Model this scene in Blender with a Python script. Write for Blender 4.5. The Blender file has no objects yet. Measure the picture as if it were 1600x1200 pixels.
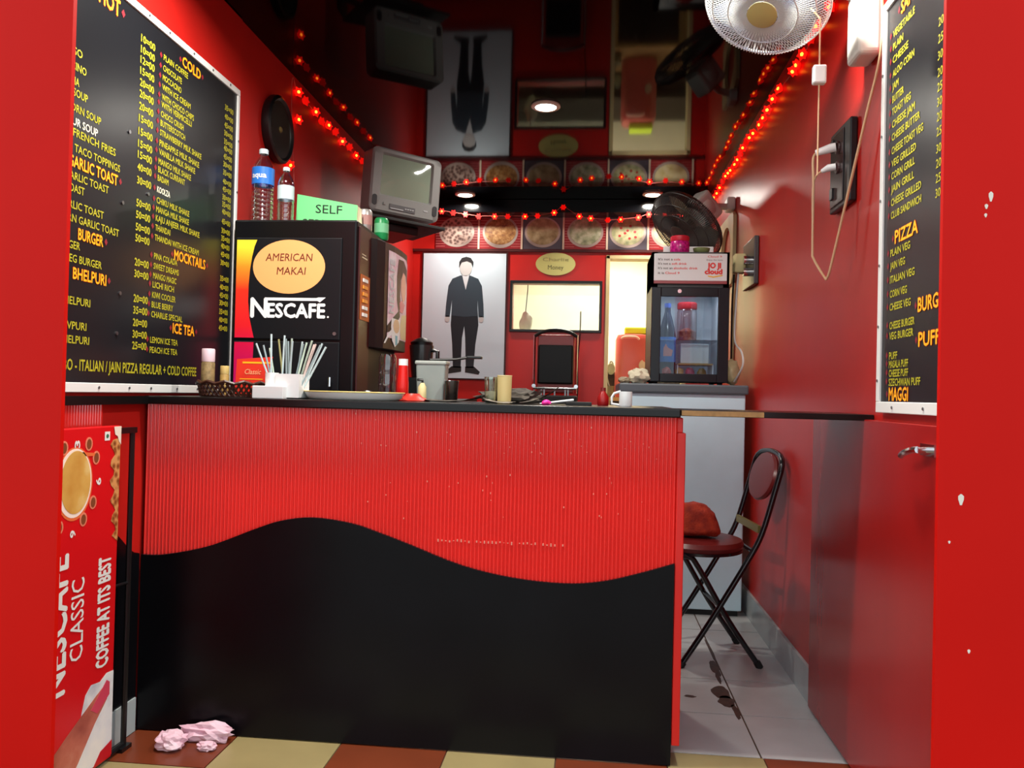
import bpy, bmesh, math, random
from mathutils import Vector, Matrix, noise
random.seed(7)
S = bpy.context.scene
COL = S.collection
V = Vector
PI = math.pi

# ------------------------------------------------------------------ camera
cam = bpy.data.cameras.new('camera')
cam.sensor_width = 36.0
cam.lens = 36.0 * 1250.0 / 1600.0
cam.clip_start = 0.05
camo = bpy.data.objects.new('camera', cam)
COL.objects.link(camo)
camo.matrix_world = Matrix(((0.99474894, -0.02267636, 0.09980143, 0.0),
                            (0.09949351, -0.01432706, -0.99493506, 0.0),
                            (0.02399136, 0.99964019, -0.01199568, 1.09),
                            (0, 0, 0, 1)))
S.camera = camo

# ------------------------------------------------------------------ world (overcast daylight of the street) and exposure
w = bpy.data.worlds.new('street_daylight')
S.world = w
w.use_nodes = True
bg = w.node_tree.nodes['Background']
bg.inputs[0].default_value = (0.86, 0.96, 1.0, 1)
bg.inputs[1].default_value = 1.6
S.view_settings.view_transform = 'Standard'
S.view_settings.look = 'None'
S.view_settings.gamma = 1.0
S.view_settings.use_curve_mapping = False
S.view_settings.exposure = 0.0
DOWNLIGHT_W = 9.5
KITCHEN_W = 58.0


# ------------------------------------------------------------------ materials
def lin(c):
    return tuple(((x / 255.0) / 12.92 if x <= 10 else ((x / 255.0 + 0.055) / 1.055) ** 2.4) for x in c)


MATS = {}


def mat(name, rgb, rough=0.5, metal=0.0, spec=0.5, var=0.0, vscale=6.0, bump=0.0, bscale=40.0, emit=None, estr=0.0,
        rgb2=None, coat=0.0, stretch=None):
    if name in MATS:
        return MATS[name]
    m = bpy.data.materials.new(name)
    m.use_nodes = True
    nt = m.node_tree
    b = nt.nodes['Principled BSDF']
    c = lin(rgb)
    b.inputs['Base Color'].default_value = (*c, 1)
    b.inputs['Roughness'].default_value = rough
    b.inputs['Metallic'].default_value = metal
    b.inputs['Specular IOR Level'].default_value = spec
    b.inputs['Coat Weight'].default_value = coat
    b.inputs['Coat Roughness'].default_value = 0.08
    if emit:
        b.inputs['Emission Color'].default_value = (*lin(emit), 1)
        b.inputs['Emission Strength'].default_value = estr
    if var or bump or rgb2:
        tc = nt.nodes.new('ShaderNodeTexCoord')
        mp = nt.nodes.new('ShaderNodeMapping')
        if stretch:
            mp.inputs['Scale'].default_value = stretch
        nt.links.new(tc.outputs['Object'], mp.inputs['Vector'])
    if var or rgb2:
        n = nt.nodes.new('ShaderNodeTexNoise')
        n.inputs['Scale'].default_value = vscale
        n.inputs['Detail'].default_value = 5
        nt.links.new(mp.outputs[0], n.inputs['Vector'])
        r = nt.nodes.new('ShaderNodeValToRGB')
        r.color_ramp.elements[0].position = 0.32
        r.color_ramp.elements[1].position = 0.68
        if rgb2:
            r.color_ramp.elements[0].color = (*lin(rgb2), 1)
            r.color_ramp.elements[1].color = (*c, 1)
        else:
            r.color_ramp.elements[0].color = (*[x * (1 - var) for x in c], 1)
            r.color_ramp.elements[1].color = (*[min(1, x * (1 + var * 0.6)) for x in c], 1)
        nt.links.new(n.outputs['Fac'], r.inputs[0])
        nt.links.new(r.outputs[0], b.inputs['Base Color'])
    if bump:
        n2 = nt.nodes.new('ShaderNodeTexNoise')
        n2.inputs['Scale'].default_value = bscale
        n2.inputs['Detail'].default_value = 3
        nt.links.new(mp.outputs[0], n2.inputs['Vector'])
        bp = nt.nodes.new('ShaderNodeBump')
        bp.inputs['Strength'].default_value = bump
        bp.inputs['Distance'].default_value = 0.01
        nt.links.new(n2.outputs['Fac'], bp.inputs['Height'])
        nt.links.new(bp.outputs[0], b.inputs['Normal'])
    MATS[name] = m
    return m


def clear_mat(name, tint=(240, 245, 248), gloss=0.12, rough=0.04):
    """thin clear plastic or glass: mostly see-through with a fresnel sheen"""
    if name in MATS:
        return MATS[name]
    m = bpy.data.materials.new(name)
    m.use_nodes = True
    nt = m.node_tree
    nt.nodes.remove(nt.nodes['Principled BSDF'])
    out = nt.nodes['Material Output']
    t = nt.nodes.new('ShaderNodeBsdfTransparent')
    t.inputs[0].default_value = (*lin(tint), 1)
    g = nt.nodes.new('ShaderNodeBsdfGlossy')
    g.inputs['Roughness'].default_value = rough
    lw = nt.nodes.new('ShaderNodeLayerWeight')
    lw.inputs[0].default_value = 0.35
    mr = nt.nodes.new('ShaderNodeMapRange')
    mr.inputs['To Min'].default_value = gloss * 0.5
    mr.inputs['To Max'].default_value = min(0.85, gloss * 4)
    nt.links.new(lw.outputs['Facing'], mr.inputs['Value'])
    mx = nt.nodes.new('ShaderNodeMixShader')
    nt.links.new(mr.outputs[0], mx.inputs[0])
    nt.links.new(t.outputs[0], mx.inputs[1])
    nt.links.new(g.outputs[0], mx.inputs[2])
    nt.links.new(mx.outputs[0], out.inputs[0])
    MATS[name] = m
    return m


def ramp_mat(name, stops, axis='Z', lo=0.0, hi=1.0, rough=0.35):
    """printed colour gradient along one object axis"""
    if name in MATS:
        return MATS[name]
    m = bpy.data.materials.new(name)
    m.use_nodes = True
    nt = m.node_tree
    b = nt.nodes['Principled BSDF']
    b.inputs['Roughness'].default_value = rough
    tc = nt.nodes.new('ShaderNodeTexCoord')
    sx = nt.nodes.new('ShaderNodeSeparateXYZ')
    nt.links.new(tc.outputs['Object'], sx.inputs[0])
    mr = nt.nodes.new('ShaderNodeMapRange')
    mr.inputs['From Min'].default_value = lo
    mr.inputs['From Max'].default_value = hi
    nt.links.new(sx.outputs['XYZ'.index(axis)], mr.inputs['Value'])
    r = nt.nodes.new('ShaderNodeValToRGB')
    els = r.color_ramp.elements
    while len(els) < len(stops):
        els.new(0.5)
    for e, (p, c) in zip(els, stops):
        e.position = p
        e.color = (*lin(c), 1)
    nt.links.new(mr.outputs[0], r.inputs[0])
    nt.links.new(r.outputs[0], b.inputs['Base Color'])
    MATS[name] = m
    return m


def print_mat(name, cols, scale=30.0, kind='noise', rough=0.4):
    """printed picture: several colours mixed by noise or cells"""
    if name in MATS:
        return MATS[name]
    m = bpy.data.materials.new(name)
    m.use_nodes = True
    nt = m.node_tree
    b = nt.nodes['Principled BSDF']
    b.inputs['Roughness'].default_value = rough
    tc = nt.nodes.new('ShaderNodeTexCoord')
    if kind == 'noise':
        n = nt.nodes.new('ShaderNodeTexNoise')
        n.inputs['Scale'].default_value = scale
        n.inputs['Detail'].default_value = 4
        o = n.outputs['Fac']
    else:
        n = nt.nodes.new('ShaderNodeTexVoronoi')
        n.inputs['Scale'].default_value = scale
        o = n.outputs['Distance']
    nt.links.new(tc.outputs['Object'], n.inputs['Vector'])
    r = nt.nodes.new('ShaderNodeValToRGB')
    els = r.color_ramp.elements
    while len(els) < len(cols):
        els.new(0.5)
    lo, hi = (0.3, 0.7) if kind == 'noise' else (0.0, 0.7)
    for i, (e, c) in enumerate(zip(els, cols)):
        e.position = lo + (hi - lo) * i / max(1, len(cols) - 1)
        e.color = (*lin(c), 1)
    nt.links.new(o, r.inputs[0])
    nt.links.new(r.outputs[0], b.inputs['Base Color'])
    MATS[name] = m
    return m


RED = mat('red_gloss_paint', (200, 34, 28), 0.32, spec=0.45, var=0.10, vscale=2.5, bump=0.05, bscale=5.0)
REDW = mat('red_wall_paint', (190, 32, 26), 0.36, spec=0.5, var=0.14, vscale=2.0, bump=0.07, bscale=6.0, stretch=(1, 1, 0.4))
REDWL = mat('red_satin_wall_paint', (186, 28, 22), 0.5, spec=0.25, var=0.14, vscale=2.0, bump=0.05, bscale=6.0)
REDDK = mat('dark_red_gloss_paint', (150, 20, 18), 0.24, spec=0.5, var=0.18, vscale=2.0, bump=0.08, bscale=5.0, stretch=(1, 1, 0.35))
REDJ = mat('red_door_paint', (200, 14, 5), 0.5, spec=0.12, var=0.07, vscale=1.5, bump=0.03, bscale=4.0)
REDRIB = mat('red_ribbed_laminate', (238, 48, 42), 0.14, spec=1.0, var=0.05, vscale=4.0)
BLACKP = mat('black_gloss_panel', (8, 8, 11), 0.28, spec=0.2, bump=0.03, bscale=5.0, rgb2=(14, 14, 18), vscale=3.0)
BLACKT = mat('black_laminate', (12, 11, 12), 0.28, spec=0.35)
BLACK = mat('black_plastic', (14, 14, 16), 0.35)
BLACKM = mat('black_matt', (16, 15, 16), 0.6)
BLACKMETAL = mat('black_enamelled_metal', (9, 10, 13), 0.3, spec=0.3)
CEIL = mat('black_mirror_ceiling', (4, 4, 5), 0.05, spec=0.10, bump=0.012, bscale=2.2)
WHITE = mat('white_plastic', (235, 236, 236), 0.35)
WHITEM = mat('white_matt', (232, 232, 228), 0.6)
CREAM = mat('cream_wall', (248, 242, 212), 0.6, var=0.06)
CREAMP = mat('cream_painted_board', (222, 206, 150), 0.5, var=0.08)
CHROME = mat('chrome', (215, 215, 218), 0.15, metal=1.0)
STEEL = mat('dull_steel', (150, 152, 155), 0.35, metal=1.0)
YEL = mat('menu_yellow', (176, 170, 34), 0.55)
HEADY = mat('heading_yellow', (250, 178, 20), 0.5)
HEADR = mat('heading_red_outline', (190, 24, 20), 0.5)
BULLET = mat('menu_bullet_red', (130, 28, 40), 0.5)
MENUW = mat('menu_white', (235, 232, 205), 0.5)
BOARD = mat('menu_black_vinyl', (24, 25, 29), 0.3, spec=0.35, bump=0.04, bscale=4.0)
TILEW = mat('white_glazed_tile', (196, 198, 198), 0.22, var=0.10, vscale=4.0)
TILEB = mat('brown_terracotta_tile', (112, 50, 26), 0.35, var=0.12, vscale=5.0)
TILEC = mat('cream_tile', (152, 137, 94), 0.35, var=0.10, vscale=5.0)
GROUT = mat('dirty_grout', (88, 58, 38), 0.9, var=0.3, vscale=8.0)
SKIRT = mat('pale_skirting_tile', (176, 186, 188), 0.25, var=0.12, vscale=4.0)
CLEAR = clear_mat('clear_plastic', (232, 238, 243), 0.26)
GLASS = clear_mat('window_glass', (225, 232, 238), 0.07, 0.02)


# ------------------------------------------------------------------ mesh builder
class MB:
    def __init__(s, M=None):
        s.v, s.f, s.M = [], [], M

    def add(s, vs, fs):
        o = len(s.v)
        for p in vs:
            p = V(p)
            s.v.append(s.M @ p if s.M else p)
        s.f += [tuple(i + o for i in f) for f in fs]
        return s

    def box(s, a, b):
        x0, y0, z0 = a
        x1, y1, z1 = b
        return s.add([(x0, y0, z0), (x1, y0, z0), (x1, y1, z0), (x0, y1, z0), (x0, y0, z1), (x1, y0, z1), (x1, y1, z1), (x0, y1, z1)],
                     [(3, 2, 1, 0), (4, 5, 6, 7), (0, 1, 5, 4), (1, 2, 6, 5), (2, 3, 7, 6), (3, 0, 4, 7)])

    def tube(s, pts, r, n=8, caps=True, closed=False):
        pts = [V(p) for p in pts]
        rs = r if isinstance(r, (list, tuple)) else [r] * len(pts)
        vs, fs = [], []
        up = None
        m = len(pts)
        for i, p in enumerate(pts):
            if closed:
                d = (pts[(i + 1) % m] - pts[i - 1]).normalized()
            else:
                d = (pts[min(i + 1, m - 1)] - pts[max(i - 1, 0)]).normalized()
            if up is None:
                up = V((0, 0, 1)) if abs(d.z) < 0.9 else V((1, 0, 0))
            a = d.cross(up).normalized()
            up = a.cross(d).normalized()
            for k in range(n):
                t = 2 * PI * k / n
                vs.append(p + (a * math.cos(t) + up * math.sin(t)) * rs[i])
        rng = range(m) if closed else range(m - 1)
        for i in rng:
            j = (i + 1) % m
            for k in range(n):
                l = (k + 1) % n
                fs.append((i * n + k, i * n + l, j * n + l, j * n + k))
        if caps and not closed:
            fs.append(tuple(range(n))[::-1])
            fs.append(tuple((m - 1) * n + k for k in range(n)))
        return s.add(vs, fs)

    def lathe(s, prof, c=(0, 0, 0), n=24, sx=1.0, sy=1.0, cap0=True, cap1=True):
        vs, fs = [], []
        for r, z in prof:
            for k in range(n):
                t = 2 * PI * k / n
                vs.append((c[0] + r * sx * math.cos(t), c[1] + r * sy * math.sin(t), c[2] + z))
        m = len(prof)
        for i in range(m - 1):
            for k in range(n):
                l = (k + 1) % n
                fs.append((i * n + k, i * n + l, (i + 1) * n + l, (i + 1) * n + k))
        if cap0:
            fs.append(tuple(range(n))[::-1])
        if cap1:
            fs.append(tuple((m - 1) * n + k for k in range(n)))
        return s.add(vs, fs)

    def prism(s, poly, o, u, v, t):
        """2-D polygon extruded from the plane (o,u,v) by thickness t along u x v"""
        o, u, v = V(o), V(u), V(v)
        w_ = u.cross(v).normalized() * t
        n = len(poly)
        a = [o + u * x + v * y for x, y in poly]
        vs = a + [p + w_ for p in a]
        ar = sum(poly[i][0] * poly[(i + 1) % n][1] - poly[(i + 1) % n][0] * poly[i][1] for i in range(n))
        fr, bk = tuple(range(n, 2 * n)), tuple(range(n))[::-1]
        sd = [(i, (i + 1) % n, (i + 1) % n + n, i + n) for i in range(n)]
        if ar < 0:
            fr, bk = fr[::-1], bk[::-1]
            sd = [f[::-1] for f in sd]
        return s.add(vs, [fr, bk] + sd)

    def blob(s, c, r, seed=0, amp=0.35, fr=2.2, sub=3, flat=None):
        bm = bmesh.new()
        bmesh.ops.create_icosphere(bm, subdivisions=sub, radius=1)
        vs = []
        for vv in bm.verts:
            p = vv.co
            k = 1 + amp * noise.noise(p * fr + V((seed * 7.3, seed * 3.1, seed))) + amp * 0.5 * noise.noise(p * fr * 2.3 + V((seed, 5, 9)))
            q = V((p.x * r[0] * k, p.y * r[1] * k, p.z * r[2] * k))
            if flat is not None:
                q.z = max(q.z, -flat)
            vs.append(V(c) + q)
        fs = [tuple(x.index for x in f.verts) for f in bm.faces]
        bm.free()
        return s.add(vs, fs)

    def build(s, name, m, parent=None, loc=None, bevel=0.0, smooth=False, seg=2):
        off = V((0, 0, 0))
        p = parent
        while p:
            off += p.location
            p = p.parent
        if loc is not None:
            off += V(loc)
        me = bpy.data.meshes.new(name)
        me.from_pydata([tuple(q - off) for q in s.v], [], s.f)
        me.update()
        me.materials.append(m)
        if smooth:
            for q in me.polygons:
                q.use_smooth = True
            try:
                me.set_sharp_from_angle(angle=math.radians(40))
            except Exception:
                pass
        o = bpy.data.objects.new(name, me)
        COL.objects.link(o)
        o.parent = parent
        if loc is not None:
            o.location = loc
        if bevel:
            bv = o.modifiers.new('bevel', 'BEVEL')
            bv.width = bevel
            bv.segments = seg
            bv.limit_method = 'ANGLE'
            bv.angle_limit = math.radians(35)
        return o


def tag(o, label, cat, group=None):
    o['label'] = label
    o['category'] = cat
    if group:
        o['group'] = group
    return o


def thing(name, label, cat, loc, group=None):
    o = bpy.data.objects.new(name, None)
    COL.objects.link(o)
    o.location = loc
    o.empty_display_size = 0.05
    return tag(o, label, cat, group)


def struct(o, label=None):
    o['kind'] = 'structure'
    if label:
        o['label'] = label
    return o


def box(name, a, b, m, parent=None, loc=None, bevel=0.0):
    return MB().box(a, b).build(name, m, parent, loc, bevel)


def base_of(a, b):
    return ((a[0] + b[0]) / 2, (a[1] + b[1]) / 2, min(a[2], b[2]))


def frame(o, u, v):
    u = V(u).normalized()
    v = V(v)
    v = (v - u * v.dot(u)).normalized()
    n = u.cross(v)
    return Matrix(((u.x, v.x, n.x, o[0]), (u.y, v.y, n.y, o[1]), (u.z, v.z, n.z, o[2]), (0, 0, 0, 1)))


def arc(cx, cy, rx, ry, a0=0, a1=2 * PI, n=32, end=False):
    m = n if not end else n - 1
    return [(cx + rx * math.cos(a0 + (a1 - a0) * i / m), cy + ry * math.sin(a0 + (a1 - a0) * i / m)) for i in range(n)]


def catmull(pts, k=6):
    pts = [V(p) for p in pts]
    out = []
    for i in range(len(pts) - 1):
        p0, p1, p2, p3 = pts[max(i - 1, 0)], pts[i], pts[i + 1], pts[min(i + 2, len(pts) - 1)]
        for j in range(k):
            t = j / k
            out.append(0.5 * ((2 * p1) + (p2 - p0) * t + (2 * p0 - 5 * p1 + 4 * p2 - p3) * t * t + (3 * p1 - p0 - 3 * p2 + p3) * t ** 3))
    out.append(pts[-1])
    return out


def text(name, s, m, parent, o, u, v, h, width=None, align='L', bold=0.0, shear=0.0, thick=0.0006, res=2):
    """flat lettering: cap height h, baseline start at o, reading along u, upright along v"""
    cu = bpy.data.curves.new('t', 'FONT')
    cu.body = s
    cu.size = 1.0
    cu.resolution_u = res
    cu.shear = shear
    to = bpy.data.objects.new('t', cu)
    me = bpy.data.meshes.new_from_object(to)
    xs = [q.co.x for q in me.vertices] or [0, 1]
    x0, x1 = min(xs), max(xs)
    sy = h / 0.73
    sx = (width / (x1 - x0)) if width else sy
    tw = (x1 - x0) * sx
    sh = {'L': 0, 'C': -tw / 2, 'R': -tw}[align]
    o, u, v = V(o), V(u).normalized(), V(v).normalized()
    n = u.cross(v) * thick
    b = MB()
    pts = [o + u * ((q.co.x - x0) * sx + sh) + v * (q.co.y * sy) + n for q in me.vertices]
    fs_ = [tuple(p.vertices) for p in me.polygons]
    b.add(pts, fs_)
    if bold > 0:                     # heavier strokes: the outline repeated a hair to each side
        for q, (a_, c_) in enumerate([(1, 0), (-1, 0), (0, 1), (0, -1)]):
            b.add([p + u * (a_ * bold * sx) + v * (c_ * bold * sy) + n * 0.02 * (q + 1) for p in pts], fs_)
    bpy.data.objects.remove(to)
    bpy.data.curves.remove(cu)
    bpy.data.meshes.remove(me)
    return b.build(name, m, parent)


UX, UY, UZ = V((1, 0, 0)), V((0, 1, 0)), V((0, 0, 1))

# ------------------------------------------------------------------ the shell of the stall
XL, XR, YF, YB, ZC = -1.42, 0.81, 1.624, 6.15, 2.55

# floor: grout bed with each tile a part
floor = struct(box('floor', (XL - 0.1, YF - 0.1, -0.06), (XR + 0.1, YB + 1.9, -0.004), GROUT), 'tiled floor of the stall')
wt = None
xs = [-1.442, -1.112, -0.782, -0.452, -0.122, 0.208, 0.538, 0.868]
ys = [2.512, 2.84, 3.185, 3.52, 3.855, 4.19, 4.525, 4.86, 5.195, 5.53, 5.865, 6.15]
g = 0.003
for i in range(len(xs) - 1):
    for j in range(len(ys) - 1):
        x0, x1 = max(xs[i], XL), min(xs[i + 1], XR)
        box('tile', (x0 + g, ys[j] + g, -0.012), (x1 - g, ys[j + 1] - g, 0.0), TILEW, floor)
fx = [-1.407, -1.077, -0.744, -0.414, -0.084, 0.246, 0.543, 0.81]
fy = [1.54, 1.87, 2.20, 2.512]
for i in range(len(fx) - 1):
    for j in range(len(fy) - 1):
        cr = (i + j) % 2 == 1
        m = TILEC if cr else TILEB
        # the row against the counter starts brown at the left wall, cream next to it
        box('tile', (fx[i] + 0.002, fy[j] + 0.002, -0.012), (fx[i + 1] - 0.002, fy[j + 1] - 0.002, 0.0), m, floor)
STAIN = mat('brown_floor_stain', (74, 42, 26), 0.5, var=0.4, vscale=30)
sb = MB()
for k, (x, y, rx, ry) in enumerate([(0.503, 3.05, 0.035, 0.07), (0.508, 2.96, 0.028, 0.05), (0.52, 3.33, 0.018, 0.09), (0.515, 3.2, 0.008, 0.06),
                                    (0.525, 2.87, 0.010, 0.07), (0.535, 3.55, 0.007, 0.16), (0.38, 2.99, 0.02, 0.012), (0.33, 3.07, 0.03, 0.006)]):
    poly = [(x + rx * math.cos(t) * (1 + 0.45 * noise.noise(V((math.cos(t) * 1.7 + k * 5, math.sin(t) * 1.7, 0)))),
             y + ry * math.sin(t) * (1 + 0.45 * noise.noise(V((math.cos(t) * 1.7 + k * 5, math.sin(t) * 1.7, 4))))) for t in [2 * PI * q / 20 for q in range(20)]]
    sb.prism(poly, (0, 0, 0.0002), UX, UY, 0.0006)
so = sb.build('floor_stain', STAIN, floor)
so['label'] = 'brown spill running along the tile joint'

PAVE = mat('street_paving', (120, 114, 106), 0.8, var=0.15, vscale=1.5)
struct(box('ground', (-9, -9, -0.08), (9, 1.54, -0.012), PAVE), 'paving in front of the stall')

# side walls
wl = struct(box('wall_left', (XL - 0.12, YF, 0), (XL, YB, ZC), REDWL), 'red left wall')
# nearer boarding of the left wall with its vertical joint
box('wall_board', (XL, YF + 0.02, 1.055), (XL + 0.008, 3.03, ZC - 0.005), REDWL, wl)
wr = struct(box('wall_right', (XR, YF, 0), (XR + 0.12, YB, ZC), REDW), 'red right wall')
# ribbed lower cladding and black wave on the left wall
cl = MB()
n = 46
for k in range(n):
    y0 = YF + 0.03 + k * 0.0119
    cl.add([(XL, y0, 0.1), (XL, y0 + 0.0119, 0.1), (XL, y0 + 0.0119, 1.03), (XL, y0, 1.03),
            (XL + 0.0045, y0 + 0.003, 0.1), (XL + 0.0045, y0 + 0.0089, 0.1), (XL + 0.0045, y0 + 0.0089, 1.03), (XL + 0.0045, y0 + 0.003, 1.03)],
           [(0, 4, 7, 3), (4, 5, 6, 7), (5, 1, 2, 6)])
cl.build('ribbed_cladding', REDRIB, wl)
wv = [(1.66, 0.10), (2.410, 0.10), (2.410, 0.556), (2.40, 0.56), (2.38, 0.565), (2.357, 0.578), (2.33, 0.60), (2.3, 0.625), (2.25, 0.66), (2.15, 0.70), (2.0, 0.70), (1.85, 0.64), (1.66, 0.57)]
MB().prism(wv, (XL + 0.001, 0, 0), UY, UZ, 0.006).build('black_wave', BLACKP, wl)
struct(box('trim_1', (XL, YF + 0.01, 1.030), (XL + 0.03, 2.40, 1.055), BLACKT), 'black ledge strip along the left wall at counter height')
struct(box('baseboard_left', (XL, YF + 0.01, 0.0), (XL + 0.012, 2.405, 0.105), SKIRT), 'pale skirting tile at the foot of the left wall')
struct(box('baseboard_right', (XR - 0.012, 2.90, 0.0), (XR, 4.72, 0.125), SKIRT), 'pale skirting tile at the foot of the right wall')

# back wall with pass-through window and doorway
bw = MB()
WX0, WX1, WZ0, WZ1 = -0.628, 0.040, 1.588, 1.945
DX0, DX1, DZ = 0.085, 0.70, 2.165
t0, t1 = YB, YB + 0.10
bw.box((XL, t0, 0), (WX0, t1, ZC)).box((WX0, t0, 0), (WX1, t1, WZ0)).box((WX0, t0, WZ1), (WX1, t1, ZC)).box((WX1, t0, 0), (DX0, t1, ZC))
bw.box((DX0, t0, DZ), (DX1, t1, ZC)).box((DX1, t0, 0), (XR, t1, ZC))
wb = struct(bw.build('wall_back', RED), 'red back wall with serving window and doorway')
wn = struct(MB().box((WX0 - 0.02, t0 - 0.022, WZ0 - 0.02), (WX1 + 0.02, t0 + 0.02, WZ0)).box((WX0 - 0.02, t0 - 0.022, WZ1), (WX1 + 0.02, t0 + 0.02, WZ1 + 0.02))
            .box((WX0 - 0.02, t0 - 0.022, WZ0), (WX0, t0 + 0.02, WZ1)).box((WX1, t0 - 0.022, WZ0), (WX1 + 0.02, t0 + 0.02, WZ1)).build('window_1', BLACK, bevel=0.003),
            'black framed serving window in the back wall')
box('pane', (WX0, t0 + 0.006, WZ0), (WX1, t0 + 0.010, WZ1), GLASS, wn)
dj = struct(MB().box((DX0, t0 - 0.012, 0), (DX0 + 0.03, t1 + 0.01, DZ)).box((DX0, t0 - 0.012, DZ - 0.03), (DX1, t1 + 0.01, DZ)).box((DX1 - 0.03, t0 - 0.012, 0), (DX1, t1 + 0.01, DZ))
            .build('trim_2', CREAMP, bevel=0.004), 'cream frame of the kitchen doorway')
# kitchen behind
struct(MB().box((-1.42, 7.9, 0), (1.6, 8.0, ZC)).box((-1.5, t1, 0), (-1.42, 8.0, ZC)).box((1.6, t1, 0), (1.7, 8.0, ZC)).box((XR, t1, 0), (1.6, t1 + 0.02, ZC)).build('wall_kitchen', CREAM), 'cream kitchen walls behind the back wall')
struct(box('ceiling_kitchen', (-1.5, t1, ZC), (1.7, 8.0, ZC + 0.05), CREAM), 'cream kitchen ceiling')
kw = struct(MB().box((-1.42, t1, 0.0), (XL + 0.001, t1 + 0.001, 0.001)).box((-1.42, t1 + 0.001, 0), (DX0, t1 + 0.004, WZ0)).build('wall_kitchen_inner', CREAM), 'kitchen side of the back wall')

# ceiling and bulkhead
ceil = struct(box('ceiling', (XL - 0.12, YF - 0.06, ZC), (XR + 0.12, YB + 0.1, ZC + 0.06), CEIL), 'glossy black stretched ceiling')
struct(box('trim_3', (XL, 5.96, 2.452), (XR, YB, ZC), mat('black_bulkhead', (10, 10, 13), 0.12), bevel=0.004), 'black bulkhead above the dish pictures')

# entrance: red leaves left and right, lintel
jl = struct(box('wall_front_left', (-2.6, 1.610, -0.01), (-1.131, 1.622, 2.75), REDJ), 'flat red panel at the left of the entrance')
jr = struct(box('wall_front_right', (0.664, 1.610, -0.01), (2.3, 1.622, 2.75), REDJ), 'flat red panel at the right of the entrance')
struct(box('wall_front_top', (-1.131, 1.610, 2.42), (0.664, 1.622, 2.75), REDJ), 'red lintel above the entrance')
CHIP = mat('bare_paint_chip', (226, 214, 200), 0.7)
for (x, z, rx, rz) in [(0.706, 0.908, 0.005, 0.011), (0.751, 1.489, 0.004, 0.010), (0.743, 1.470, 0.003, 0.005), (0.742, 1.453, 0.0025, 0.004),
                       (0.686, 0.826, 0.002, 0.003), (0.725, 0.62, 0.0025, 0.004)]:
    MB().prism([(x + rx * math.cos(t) * (1 + .3 * math.sin(3 * t)), z + rz * math.sin(t)) for t in [2 * PI * q / 10 for q in range(10)]], (0, 1.6101, 0), UX, UZ, 0.0008).build('paint_chip', CHIP, jr)

# low red door leaf folded back against the right wall
d1 = struct(box('door_1', (XR - 0.028, 1.70, 0.012), (XR - 0.002, 2.93, 1.040), REDDK, bevel=0.003), 'low dark red door leaf folded against the right wall')
hb = MB().box((XR - 0.034, 1.905, 0.968), (XR - 0.028, 1.985, 0.996)).tube([(XR - 0.03, 1.945, 0.982), (XR - 0.055, 1.945, 0.982)], 0.007, 10)
hb.tube(catmull([(XR - 0.055, 1.945, 0.982), (XR - 0.060, 1.965, 0.980), (XR - 0.062, 2.00, 0.972), (XR - 0.058, 2.035, 0.962)], 4), [0.008] * 13, 8)
ho = hb.build('door_handle', CHROME, d1, smooth=True)
ho['label'] = 'chrome lever handle'


# ------------------------------------------------------------------ downlights
def downlight(x, y, label, watts):
    t = thing('downlight', label, 'ceiling light', (x, y, ZC - 0.012), 'round recessed ceiling lights')
    MB().lathe([(0.052, 0.012), (0.072, 0.012), (0.074, 0.004), (0.068, 0.0), (0.054, 0.0), (0.052, 0.008)], (x, y, ZC - 0.012), 32, cap0=False, cap1=False).build(
        'trim_ring', mat('downlight_ring', (225, 220, 205), 0.3), t, smooth=True)
    MB().lathe([(0.0005, 0.0), (0.030, 0.001), (0.0525, 0.006)], (x, y, ZC - 0.0115), 32, cap0=False, cap1=False).build(
        'diffuser', mat('lit_diffuser', (255, 250, 240), 0.5, emit=(255, 244, 225), estr=26.0), t, smooth=True)
    l = bpy.data.lights.new('downlight_lamp', 'AREA')
    l.shape = 'DISK'
    l.size = 0.10
    l.energy = watts
    l.color = (1.0, 0.95, 0.86)
    l.spread = math.radians(165)
    lo = bpy.data.objects.new('downlight_lamp', l)
    COL.objects.link(lo)
    lo.parent = t
    lo.location = (0, 0, -0.004)
    return t


downlight(-0.265, 4.02, 'largest bright round downlight in the middle of the black ceiling', DOWNLIGHT_W)
downlight(-0.961, 5.80, 'round downlight in front of the bulkhead beside the television', DOWNLIGHT_W)
downlight(0.402, 5.80, 'round downlight in front of the bulkhead beside the dark fan', DOWNLIGHT_W)
downlight(-0.961, 2.22, 'unseen downlight added near the entrance above the left menu board', DOWNLIGHT_W * 3.2)  # unseen front pair, added to light the counter front and menu boards
downlight(0.402, 2.22, 'unseen downlight added near the entrance beside the white fan', DOWNLIGHT_W * 3.2)  # second of the added unseen pair
kt = thing('kitchen_tube_light', 'white tube light on the kitchen ceiling behind the doorway', 'ceiling light', (0.1, 7.1, ZC - 0.06))
box('lamp_housing', (-0.5, 7.07, ZC - 0.03), (0.7, 7.13, ZC - 0.001), WHITE, kt)
MB().tube([(-0.48, 7.1, ZC - 0.045), (0.68, 7.1, ZC - 0.045)], 0.014, 12).build('tube', mat('lit_tube', (255, 252, 235), 0.4, emit=(255, 246, 210), estr=12.0), kt, smooth=True)
l = bpy.data.lights.new('kitchen_lamp', 'AREA')
l.shape = 'RECTANGLE'
l.size, l.size_y = 1.2, 0.06
l.energy = KITCHEN_W
l.color = (1.0, 0.94, 0.74)
lo = bpy.data.objects.new('kitchen_lamp', l)
COL.objects.link(lo)
lo.parent = kt
lo.location = (0, 0, -0.004)

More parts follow.
